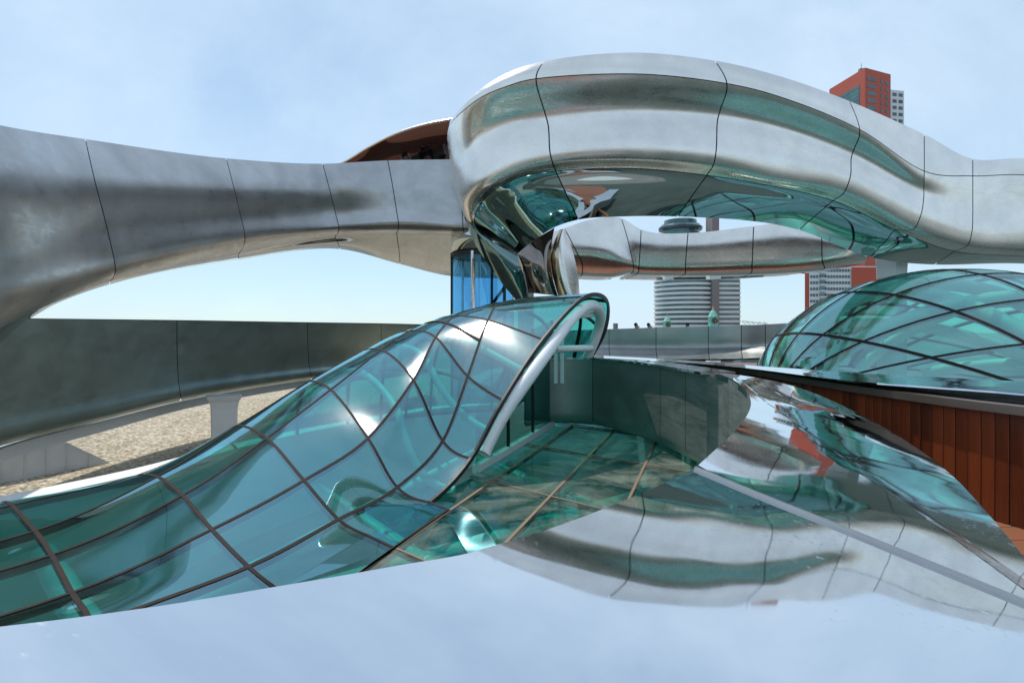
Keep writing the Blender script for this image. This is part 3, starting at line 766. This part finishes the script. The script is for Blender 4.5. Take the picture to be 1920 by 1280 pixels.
LUND = [
 [LEFT[0][5], at(-200, 775, 6.4), at(-160, 780, 7.3)],
 [LEFT[1][5], at(-60, 675, 7.0), at(-30, 672, 8.0)],
 [LEFT[2][5], at(30, 606, 8.0), at(52, 600, 9.0)],
 [LEFT[3][5], at(206, 533, 10.6), at(207, 532, 11.8)],
 [LEFT[4][5], at(447, 482, 15.6), at(446, 488, 17.0)],
 [LEFT[5][5], at(634, 456, 19.0), at(638, 467, 20.4)],
 [LEFT[6][5], at(748, 468, 21.0), at(750, 495, 23.4)],
 [LEFT[7][5], at(862, 482, 22.0), at(850, 518, 26.0)],
 [LEFT[8][5], at(985, 482, 22.0), at(985, 522, 26.0)],
]
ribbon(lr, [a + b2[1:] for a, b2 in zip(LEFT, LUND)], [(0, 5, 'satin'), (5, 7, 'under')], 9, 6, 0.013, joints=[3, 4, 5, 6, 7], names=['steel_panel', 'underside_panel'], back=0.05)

# ------------------------------------------------------------------ rear ribbon, seen through the loop
rr = thing('rear_walkway', 'pale steel walkway passing behind, seen through the opening of the loop', 'walkway', (5, 21, 2))
REAR = [
 sec([(985,450,20.5),(985,470,20.5),(985,490,20.5),(985,500,20.7),(980,512,21.6)]),
 sec([(1058,428,21.0),(1070,450,20.9),(1082,474,20.8),(1090,490,20.9),(1092,512,21.6)]),
 sec([(1108,412,21.4),(1125,440,21.3),(1142,470,21.1),(1150,492,21.1),(1150,514,21.8)]),
 sec([(1165,409,21.8),(1176,445,21.7),(1184,480,21.6),(1188,498,21.5),(1186,510,22.0)]),
 sec([(1202,430,21.9),(1201,455,21.8),(1199,484,21.7),(1198,501,21.6),(1196,512,22.0)]),
 sec([(1290,437,22.0),(1288,460,21.9),(1286,484,21.8),(1285,503,21.7),(1284,514,22.1)]),
 sec([(1413,424,21.4),(1412,450,21.3),(1411,478,21.2),(1410,499,21.1),(1408,512,21.6)]),
 sec([(1475,417,21.0),(1475,445,20.9),(1475,474,20.8),(1475,496,20.7),(1472,509,21.2)]),
 sec([(1540,428,20.6),(1541,450,20.5),(1541,472,20.4),(1542,490,20.3),(1545,504,20.8)]),
 sec([(1590,452,20.3),(1592,464,20.2),(1594,475,20.1),(1592,486,20.1),(1590,497,20.7)]),
 sec([(1625,478,20.4),(1626,482,20.3),(1626,486,20.3),(1624,490,20.4),(1620,494,20.9)]),
]
REAR = [[p * g for p, g in zip(s_, (1.0, .997, 1.003, 1.012, 1.016))] for s_ in REAR]
RU = [[s_[4], s_[4] + Vector((0, 1.8, -0.02)), s_[4] + Vector((0.1, 3.6, 0.06))] for s_ in REAR]
ribbon(rr, [a + b2[1:] for a, b2 in zip(REAR, RU)], [(0, 4, 'brushed'), (4, 6, 'polished')], 8, 6, 0.018, joints=[1, 3, 4, 5, 6, 8], names=['steel_panel', 'underside_panel'], back=0.05)

# ------------------------------------------------------------------ lower left ramp band
lb = thing('lower_ramp', 'dark steel sided ramp running low across the left, above the gravel', 'ramp', (-6, 13, -1))
BAND = []
for (x, yt, yb, d) in ((-420, 588, 925, 6.0), (-180, 593, 872, 7.0), (0, 597, 812, 8.6), (165, 599, 775, 10.6), (332, 601, 737, 13.2), (455, 603, 717, 15.4), (577, 605, 701, 18.0), (715, 607, 690, 21.5), (800, 609, 684, 24.0)):
    BAND.append([at(x, yt, d * .965), at(x, yt * .6 + yb * .4, d * .987), at(x + 3, yt * .15 + yb * .85, d * 1.017), at(x + 6, yb, d * 1.022), at(x + 7, yb + 14 * 10 / d, d * 1.04), at(x + 2, yb + 19 * 10 / d, d * 1.12)])
ribbon(lb, BAND, [(0, 5, 'teal_reflect')], 7, 5, 0.012, joints=[4, 6, 7], names=['steel_panel'], back=0.05)
wb = MB(); w0 = [s_[5] + Vector((-0.16, 0.22, -0.13)) for s_ in BAND]
wb.beam(curve(w0, 5), up, 0.5, 0.12, 0.10); wb.build('edge_beam', M['white'], lb)

def column(name_label, base, top, w0_, w1_, flare=0.0):
    t = thing('support_column', name_label, 'column', (base.x, base.y, base.z))
    m = MB(); k0 = 0
    H = top.z - base.z
    prof = [(w0_, 0), (w1_, H * 0.78), (w1_ * (1 + 0.25 * flare), H * 0.90), (w1_ * (1 + flare), H)]
    n = 4
    for (w, z) in prof:
        for sx, sy in ((-1, -1), (1, -1), (1, 1), (-1, 1)):
            R = Matrix.Rotation(0.5, 3, 'Z'); m.v.append(Vector(base) + R @ Vector((sx * w / 2, sy * w / 2, 0)) + Vector((0, 0, z)))
    for i in range(len(prof) - 1):
        for q in range(4):
            a = i * 4 + q; b_ = i * 4 + (q + 1) % 4; m.f.append((a, b_, b_ + 4, a + 4))
    m.f.append((0, 3, 2, 1)); z = (len(prof) - 1) * 4; m.f.append((z, z + 1, z + 2, z + 3))
    o = m.build('shaft', M['conc'], t); bv = o.modifiers.new('edge', 'BEVEL'); bv.width = 0.02; bv.segments = 2
    return t
p = at(420, 760, 14.0)
column('pale angular post under the dark lower ramp, standing in gravel', Vector((p.x, p.y, GZ)), Vector((p.x, p.y, at(420, 741, 14.0).z)), 0.55, 0.58, 0.35)
p = at(986, 540, 17.2)
column('slim white post between the loop keel and the canopy top', Vector((p.x, p.y, GZ)), Vector((p.x, p.y, at(986, 510, 17.2).z)), 0.36, 0.36, 0.0)
p = at(1672, 490, 18.6)
column('pale post with flared head under the loop, behind the dome', Vector((p.x, p.y, GZ)), Vector((p.x, p.y, at(1672, 468, 18.6).z)), 0.62, 0.62, 0.16)

# ------------------------------------------------------------------ rear parapet behind the canopy
rp_ = thing('rear_parapet', 'low dull steel parapet across the back with people behind it', 'parapet', (5, 20, 0))
RP = []
for (x, yt, yb, d) in ((1020, 621, 654, 17.0), (1142, 617, 655, 18.5), (1230, 614, 656, 19.5), (1328, 612, 656, 20.0), (1390, 610, 655, 19.8), (1435, 608, 653, 19.2), (1490, 605, 652, 18.6), (1560, 602, 652, 18.0)):
    RP.append([at(x, yt, d), at(x, yt * .5 + yb * .5, d), at(x, yb - 6, d), at(x, yb, d * 0.99), at(x + 1, yb + 8, d * 0.975), at(x + 2, yb + 17, d * 0.95)])
ribbon(rp_, RP, [(0, 5, 'dull')], 6, 4, 0.012, joints=[1, 2, 3, 4, 5, 6], names=['steel_panel'], back=0.05)
structure(MB().prism([(1.0, 18.2), (4.5, 20.4), (8.5, 20.4), (12, 19.2), (14, 26), (1, 28)], -1.75, -1.46).build('rear_deck', M['deck']))

# ------------------------------------------------------------------ skylight on the gravel roof
sk = thing('skylight', 'low grey zinc clad roof box with sloping top on the gravel', 'skylight')
def az(px, py, z): return at_z(px, py, z)
f0, f1 = az(-140, 932, GZ), az(206, 867, GZ)
e = (f1 - f0); n_ = Vector((-e.y, e.x, 0)).normalized()
if n_.y < 0: n_ = -n_
hh = lambda t: 0.74 * (1 - max(0, (t - 0.66) / 0.34)) + 0.004
tl = [0, .12, .24, .36, .48, .60, .72, .86, 1.0]
for a, b2 in zip(tl[:-1], tl[1:]):
    p0, p1 = f0 + e * a, f0 + e * (b2 - 0.002)
    mesh_obj('zinc_panel', [p0, p1, p1 + up * hh(b2), p0 + up * hh(a)], [(0, 1, 2, 3)], M['zinc'], sk)
    MB().beam([p1, p1 + up * hh(b2)], -n_, 0.015, 0.02, 0.0).build('seam', M['zinc'], sk)
    q0, q1 = p0 + up * (hh(a) + .002), p1 + up * (hh(b2) + .002)
    mesh_obj('roof_panel', [q0, q1, q1 + n_ * 1.2 + up * 0.10 * (b2 < .9), q0 + n_ * 1.2 + up * 0.12], [(0, 1, 2, 3)], M['zinc'], sk)
mesh_obj('back_panel', [f0 + n_ * 1.2, f1 + n_ * 1.2, f1 + n_ * 1.2 + up * .02, f0 + n_ * 1.2 + up * .68], [(0, 1, 2, 3)], M['zinc'], sk)
# ------------------------------------------------------------------ glass dome on the right
dm_ = thing('glass_dome', 'large teal glass dome with bronze glazing bars on the right', 'dome', (11.2, 14.6, GZ))
DC = Vector((11.3, 14.8, -1.9)); DA = Vector((4.75, 4.4, 3.5))
def dome_pt(u, w):
    e1 = Vector((math.cos(DROT), math.sin(DROT), 0)); e2 = Vector((-math.sin(DROT), math.cos(DROT), 0))
    q = e1 * math.tan(u) + e2 * math.tan(w) + Vector((0, 0, 1)); q.normalize()
    return DC + Vector((q.x * DA.x, q.y * DA.y, q.z * DA.z))
DROT = math.radians(4)
us = [math.radians(a) for a in (-80, -58, -34, -8, 18, 43, 64, 80)]
ws = [math.radians(a) for a in (-80, -60, -42, -22, -2, 18, 38, 58, 78)]
DS = 5
ud_ = []; 
def sub(l, n):
    o = []
    for a, b2 in zip(l[:-1], l[1:]): o += [a + (b2 - a) * k / n for k in range(n)]
    return o + [l[-1]]
uu, ww = sub(us, DS), sub(ws, DS)
DG = np.array([[tuple(dome_pt(a, b2)) for b2 in ww] for a in uu])
DN = grid_normals(DG)
if DN[len(uu) // 2, len(ww) // 2, 2] < 0: DN = -DN
for i in range(len(us) - 1):
    for j in range(len(ws) - 1):
        grid_mesh('glass_pane', DG[i * DS:(i + 1) * DS + 1, j * DS:(j + 1) * DS + 1], M['domeglass'], dm_)
for i in range(len(us)):
    MB().beam([vec(p) for p in DG[i * DS]], [vec(p) for p in DN[i * DS]], 0.062, 0.01, 0.06).build('mullion', M['mullion'], dm_)
for j in range(len(ws)):
    MB().beam([vec(p) for p in DG[:, j * DS]], [vec(p) for p in DN[:, j * DS]], 0.036, 0.01, 0.06).build('mullion', M['mullion'], dm_)
for i in (2, 4, 6):
    MB().tube([vec(p) - vec(n) * 0.30 for p, n in zip(DG[i * DS + 2], DN[i * DS + 2])], 0.19, 8).build('rib', M['white'], dm_, True)
for j in (2, 4, 6):
    MB().tube([vec(p) - vec(n) * 0.30 for p, n in zip(DG[:, j * DS + 2], DN[:, j * DS + 2])], 0.19, 8).build('rib', M['white'], dm_, True)
MB().prism([(DC.x + DA.x * 1.02 * math.cos(a * .2618), DC.y + DA.y * 1.02 * math.sin(a * .2618)) for a in range(24)], GZ + .01, GZ + .06).build('inner_floor', M['ifloor'], dm_)

# ------------------------------------------------------------------ glass lift shaft behind the canopy
ls = thing('lift_shaft', 'round lift shaft of blue glass between the canopy and the walkway', 'lift shaft', (-0.95, 19.5, GZ))
sc_ = at(905, 540, 19.6); r_ = 1.06
zt = at(905, 470, 18.6).z
nseg = 12
for k in range(nseg):
    a0, a1 = 2 * math.pi * k / nseg, 2 * math.pi * (k + 1) / nseg
    g = np.array([[(sc_.x + r_ * math.cos(a0 + (a1 - a0) * q / 4), sc_.y + r_ * math.sin(a0 + (a1 - a0) * q / 4), z) for z in (GZ, zt)] for q in range(5)])
    grid_mesh('glass_pane', g, M['blueglass'], ls)
for k in range(0, nseg, 2):
    a0 = 2 * math.pi * (k + .5) / nseg
    MB().box((sc_.x + (r_ + .02) * math.cos(a0), sc_.y + (r_ + .02) * math.sin(a0), (GZ + zt) / 2), 0.06, 0.08, zt - GZ, a0).build('post', M['gasket'] if k % 4 else M['brushed'], ls)
MB().lathe([(r_ + .05, -.10), (r_ + .05, .04)], (sc_.x, sc_.y, zt - .02), 32).build('top_ring', M['gasket'], ls)
MB().lathe([(r_ + .03, 0), (r_ + .03, zt + 1.0 - zt)], (sc_.x, sc_.y, zt + .03), 32).build('head_drum', M['polished'], ls, True)
for s_ in (-.5, .1, .7):
    MB().tube([(sc_.x - .7, sc_.y - .4, -1.2 + s_), (sc_.x + .8, sc_.y + .2, .9 + s_)], 0.06, 6).build('brace', M['gasket'], ls)
MB().tube([at(888, 600, 18.0), at(888, 484, 18.0)], 0.05, 10).build('mast', M['brushed'], ls, True)

# ------------------------------------------------------------------ city beyond
def facade_boxes(mb_list): pass
GRD = -26.0
# round office tower
wt = thing('round_tower', 'round office tower of white floor bands and green glass behind the rear parapet', 'tower', (0, 0, GRD))
D = 360.0; px = D / F
cx, cr = (1306 - 960) * px, 63 * px
ztop = (HZ - 436) * px
wt.location = (cx, D + cr, GRD)
MB().lathe([(cr - .8, GRD + .5), (cr - .8, ztop)], (cx, D + cr, 0), 40).build('glass_core', M['winteal'], wt, True)
z = (HZ - 640) * px; bh = 4.6 * px; pitch = 8.9 * px
ring = None
while z < ztop - 1:
    if ring is None:
        m = MB(); m.lathe([(cr, 0), (cr, bh)], (cx, D + cr, z), 40)
        ring = m.build('floor_band', M['bwhite'], wt); z0r = z
    else:
        o = ring.copy(); C.objects.link(o); o.parent = wt; o.location = (0, 0, z - z0r)
    z += pitch
xs0, xs1 = (1349 - 960) * px, (1391 - 960) * px
MB().box(((xs0 + xs1) / 2, D + 14, (GRD + ztop - 4) / 2), xs1 - xs0, 22, ztop - 4 - GRD).build('slab_block', M['winteal'], wt)
z = (HZ - 640) * px; sb = None
while z < ztop - 6:
    if sb is None:
        sb = MB().box(((xs0 + xs1) / 2, D + 2.8, z + bh / 2), xs1 - xs0 + .4, 0.8, bh).build('floor_band', M['bwhite'], wt); z0r = z
    else:
        o = sb.copy(); C.objects.link(o); o.parent = wt; o.location = (0, 0, z - z0r)
    z += pitch
MB().box(((1342 - 960) * px, D + 6, (GRD + ztop + 16) / 2), 13 * px, 12, ztop + 16 - GRD).build('stair_strip', M['bgrey'], wt)
MB().lathe([(cr * .62, ztop), (cr * .62, ztop + 8 * px), (cr * .55, ztop + 8.01 * px), (cr * .55, ztop + 20 * px), (cr * .60, ztop + 20.1 * px), (cr * .60, ztop + 25 * px), (cr * .5, ztop + 26 * px), (cr * .5, ztop + 34 * px)], (cx - 4, D + cr, 0), 32).build('crown', M['winteal'], wt)
MB().lathe([(cr * .66, 0), (cr * .68, 1.5), (cr * .6, 3.2)], (cx - 4, D + cr, ztop + 15 * px), 32).build('crown_disc', M['win'], wt)

# red tower
rt = thing('red_tower', 'tall red residential tower with teal glazing rising above the loop', 'tower', (190, 310, GRD))
c0 = at(1622, 127, 300); cl_ = at(1555, 168, 327); cr_ = at(1670, 140, 308); zt2 = c0.z
foot = [(c0.x, c0.y), (cr_.x, cr_.y), (cr_.x - 4, cr_.y + 27), (cl_.x, cl_.y)]
MB().prism(foot, GRD, zt2).build('wall', M['red'], rt)
def on_face(a, b2, u0, u1, z0_, z1_, name, mat, root, out_=0.12):
    d_ = Vector((b2[0] - a[0], b2[1] - a[1], 0)); n2 = Vector((d_.y, -d_.x, 0)).normalized()
    if n2.y > 0 and abs(n2.y) > .3: n2 = -n2
    if abs(n2.y) <= .3 and n2.x > 0: n2 = -n2
    A0 = Vector((a[0], a[1], 0)) + d_ * u0 + n2 * out_; A1 = Vector((a[0], a[1], 0)) + d_ * u1 + n2 * out_
    m = MB(); back_ = -n2 * (out_ + .3)
    q = [A0 + up * z0_, A1 + up * z0_, A1 + up * z1_, A0 + up * z1_]
    m.quad(*q)
    for i in range(4):
        j = (i + 1) % 4; m.quad(q[i], q[j], q[j] + back_, q[i] + back_)
    return m.build(name, mat, root)
pz = 300 / F
for r in range(12):
    zc = zt2 - (19 + 13.6 * r) * pz
    f_ = on_face(foot[0], foot[1], .08, .42, zc - 3.4 * pz, zc + 3.4 * pz, 'window', M['win'], rt)
    on_face(foot[0], foot[1], .60, .67, zc - 3.6 * pz, zc + 3.6 * pz, 'window', M['win'], rt)
    on_face(foot[0], foot[1], .80, .92, zc - 3.0 * pz, zc + 3.0 * pz, 'window', M['win'], rt)
for r in range(14):
    zc = zt2 - (26 + 7.2 * r) * pz
    on_face(foot[3], foot[0], .28, .86, zc - 6.4 * pz, zc, 'window', M['winteal'], rt)
MB().box((c0.x + 1.5, c0.y + 6, zt2 + 1), 2.0, 2.0, 2.0).build('roof_unit', M['bgrey'], rt)
MB().tube([(c0.x + .5, c0.y + 4, zt2), (c0.x + .5, c0.y + 4, zt2 + 4)], .12, 6).build('mast', M['bgrey'], rt)
# white tower beside it
wt2 = thing('white_tower', 'slim white tower block just right of the red tower', 'tower', (215, 320, GRD))
a0_, a1_ = at(1668, 168, 318), at(1695, 170, 320)
ft2 = [(a0_.x, a0_.y), (a1_.x, a1_.y), (a1_.x + 1, a1_.y + 25), (a0_.x, a0_.y + 25)]
MB().prism(ft2, GRD, a0_.z).build('wall', M['bwhite'], wt2)
for r in range(10):
    zc = a0_.z - (9 + 13 * r) * pz
    for u in (.20, .62):
        on_face(ft2[0], ft2[1], u, u + .28, zc - 3.2 * pz, zc + 3.2 * pz, 'window', M['win'], wt2)
# white and red apartments low behind the dome
ap = thing('apartment_block', 'white and red apartment block just above the left shoulder of the dome', 'building', (150, 230, GRD))
D2 = 230.0; q2 = D2 / F
xa = lambda x: (x - 960) * q2
za = lambda y: (HZ - y) * q2
def raybox(x0, x1, ytop, d0, d1, name, mat, root):
    return MB().prism([((x0 - 960) / F * d0, d0), ((x1 - 960) / F * d0, d0), ((x1 - 955) / F * d1, d1), ((x0 - 955) / F * d1, d1)], GRD, (HZ - ytop) / F * d0).build(name, mat, root)
raybox(1517, 1662, 499, D2, D2 + 16, 'wall', M['bwhite'], ap)
raybox(1509, 1516.8, 503, D2 + .3, D2 + 16, 'red_wing', M['red'], ap)
raybox(1597, 1655, 501, D2 - .5, D2 - .02, 'red_wing', M['red'], ap)
wm = None
for r in range(9):
    for c_ in range(14):
        x = 1521 + c_ * 5.4 if c_ < 14 else 0
        if 1536 < x < 1548: continue
        y = 507 + r * 11.5
        if wm is None:
            wm = MB().box((0, 0, 0), 3.6 * q2, .3, 5.0 * q2).build('window', M['win'], None); wm.parent = ap; o = wm
        else:
            o = wm.copy(); C.objects.link(o); o.parent = ap
        o.location = Vector((xa(x), D2 - .1 - (0.62 if x > 1594 else 0), za(y))) - ap.location
for r in range(8):
    y = 511 + r * 11.5
    MB().box((xa(1542), D2 - .6, za(y)), 12 * q2, 1.6, 2.4 * q2).build('balcony', M['bwhite'], ap)
    MB().box((xa(1542), D2 - .05, za(y - 5)), 12 * q2, .4, 5.5 * q2).build('balcony_recess', M['winteal'], ap)
# far thin tower
ft_ = thing('far_tower', 'tiny pale tower on the far horizon left of the parapet heads', 'tower', (0, 0, GRD))
p = at(1154, 606, 2200); MB().box((p.x, p.y, (GRD + p.z) / 2), 16, 16, p.z - GRD).build('wall', M['bgrey'], ft_)
MB().box((p.x + 3, p.y - 8.2, p.z - 10), 6, .6, 14).build('window', M['win'], ft_)
# low building with glass roof edge
lo_ = thing('glass_roof_hall', 'low hall with a thin steel roof lattice right of the round tower', 'building', (0, 0, GRD))
D3 = 300.0; q3 = D3 / F
MB().box(((1412 - 960) * q3, D3 + 5, (GRD + (HZ - 609) * q3) / 2), 46 * q3, 10, (HZ - 609) * q3 - GRD).build('wall', M['winteal'], lo_)
for k in range(6):
    MB().tube([((1391 + k * 8 - 960) * q3, D3, (HZ - 603) * q3), ((1399 + k * 8 - 960) * q3, D3, (HZ - 607) * q3)], .25, 5).build('lattice_bar', M['bwhite'], lo_)
MB().tube([((1391 - 960) * q3, D3 - .2, (HZ - 601) * q3), ((1436 - 960) * q3, D3 - .2, (HZ - 607) * q3)], .25, 5).build('roof_edge', M['bwhite'], lo_)
# twin copper clock turrets
def turret(px_, ytop, ybase, label, halfw):
    Dt = 110.0; qt = Dt / F
    x = (px_ - 960) * qt
    t = thing('clock_turret', label, 'clock turret', (x, Dt, GRD), 'green copper clock turrets')
    zb = (HZ - ybase) * qt; zt_ = (HZ - ytop) * qt; w = halfw * qt
    H = zt_ - zb
    MB().box((x, Dt, (GRD + zb - 0.6) / 2), w * 2.2, w * 2.2, zb - 0.6 - GRD).build('tower_shaft', M['conc'], t)
    MB().lathe([(w * 1.02, -0.6), (w * 1.05, 0), (w, H * .15), (w, H * .42), (w * 1.1, H * .45), (w * .92, H * .52), (w * .62, H * .66), (w * .32, H * .76), (w * .2, H * .80)], (x, Dt, zb), 8).build('cupola', M['copper'], t)
    MB().lathe([(w * .12, H * .78), (w * .2, H * .86), (w * .05, H * .92), (w * .02, H * 1.0)], (x, Dt, zb), 10).build('finial', M['gold'], t)
    m = MB(); r0 = w * .62
    m.tube([(x, Dt - w * 1.0, zb + H * .26), (x, Dt - w * 1.09, zb + H * .26)], r0, 20)
    dl = m.build('clock_face', M['dial'], t)
    for k in range(12):
        a = k * math.pi / 6
        mk = MB().box((x + math.sin(a) * r0 * .8, Dt - w * 1.11, zb + H * .26 + math.cos(a) * r0 * .8), r0 * .13, .03, r0 * .13)
        o = mk.build('hour_mark', M['gold'], t)
    for a, l_ in ((0.6, .6), (2.6, .45)):
        MB().beam([(x, Dt - w * 1.13, zb + H * .26), (x + math.sin(a) * r0 * l_, Dt - w * 1.13, zb + H * .26 + math.cos(a) * r0 * l_)], Vector((0, -1, 0)), r0 * .12, .01, .01).build('clock_hand', M['gold'], t)
turret(1337, 573, 611, 'taller green copper clock turret with gilt finial before the round tower', 9.5)
turret(1251, 588, 615, 'lower green copper clock turret at the left edge of the round tower', 7.5)

# ------------------------------------------------------------------ people
def skin_obj(name, pts, edges, radii, mat, parent, sub=1, root=0):
    me = bpy.data.meshes.new(name); me.from_pydata([tuple(p) for p in pts], edges, []); me.materials.append(mat)
    o = bpy.data.objects.new(name, me); C.objects.link(o); o.parent = parent
    o.modifiers.new('skin', 'SKIN').use_smooth_shade = True
    for i, r in enumerate(radii):
        me.skin_vertices[0].data[i].radius = (r, r) if not isinstance(r, tuple) else r
    me.skin_vertices[0].data[root].use_root = True
    if sub:
        ss = o.modifiers.new('sub', 'SUBSURF'); ss.levels = sub; ss.render_levels = sub
    return o
def person(loc, rz, label, top, legs, hair, lift=0.0):
    t = thing('person', label, 'person', loc); t.rotation_euler = (0, 0, rz)
    pts = [(0,0,.95),(0,.0,1.15),(0,.01,1.38),(0,0,1.50),(0,-.02,1.60),(0,-.015,1.70),
           (.19,0,1.40),(.23,.01,1.14),(.20,-.16+lift*.1,.98+lift),(.17,-.22,.97+lift*1.3),
           (-.19,0,1.40),(-.23,.01,1.14),(-.20,-.16,.98),(-.17,-.22,.97),
           (.10,0,.90),(.10,-.02,.50),(.10,.03,.09),(.11,-.13,.04),(-.10,0,.90),(-.10,.0,.50),(-.10,.05,.09),(-.11,-.11,.04)]
    ed = [(0,1),(1,2),(2,3),(3,4),(4,5),(2,6),(6,7),(7,8),(8,9),(2,10),(10,11),(11,12),(12,13),(0,14),(14,15),(15,16),(16,17),(0,18),(18,19),(19,20),(20,21)]
    ra = [(.15,.11),(.14,.10),(.15,.10),.055,(.075,.095),(.075,.09),.06,.048,.036,.03,.06,.048,.036,.03,.085,.058,.042,.035,.085,.058,.042,.035]
    skin_obj('body', pts, ed, ra, M['skin'], t, 1)
    j = [0,1,2,6,7,8,10,11,12]; 
    jp = [pts[i] for i in j]; je = [(0,1),(1,2),(2,3),(3,4),(4,5),(2,6),(6,7),(7,8)]
    skin_obj('jacket', jp, je, [(.175,.135),(.165,.125),(.175,.125),.08,.066,.052,.08,.066,.052], top, t, 1)
    l = [0,14,15,16,18,19,20]; lpz = [pts[i] for i in l]; le = [(0,1),(1,2),(2,3),(0,4),(4,5),(5,6)]
    skin_obj('trousers', lpz, le, [(.165,.125),.105,.078,.06,.105,.078,.06], legs, t, 1)
    skin_obj('hair', [(0,.03,1.64),(0,.02,1.73),(0,-.02,1.775)], [(0,1),(1,2)], [.075,.088,.06], hair, t, 1)
    for sx in (-.03, .03):
        MB().box((sx, -.108, 1.655), .018, .01, .01).build('eye', M['gasket'], None).parent = t
    MB().box((0, -.118, 1.63), .022, .03, .035).build('nose', M['skin'], None).parent = t
    MB().box((0, -.108, 1.59), .045, .012, .01).build('mouth', M['redcloth'], None).parent = t
RDK = -1.46
def stand(px_, d, label, top, legs, hair, rz=0.0):
    p = at(px_, 600, d); person((p.x, p.y, RDK), rz, label, top, legs, hair)
stand(1193, 21.6, 'leftmost person behind the rear parapet in a dark purple jacket', M['redcloth'], M['jean'], M['hair'], 0.9)
stand(1217, 21.9, 'person behind the rear parapet in a black jacket, second from the left', M['darkcloth'], M['darkcloth'], M['hair'], 1.2)
stand(1289, 22.4, 'person in red behind the rear parapet, between the two clock turrets', M['redcloth'], M['jean'], M['hair'], -.4)
for (px_, d, y, lab, m1) in ((708, 20.3, 423, 'person in a pale top standing on the upper deck near its left end', M['bwhite']), (752, 20.0, 423, 'person in dark clothes on the upper deck, mirrored in the lining', M['darkcloth']), (806, 19.9, 423, 'person in a grey jacket on the upper deck by the loop', M['zinc'])):
    p = at(px_, y, d); person((p.x, p.y, 3.66), 2.9, lab, m1, M['darkcloth'], M['hair'])
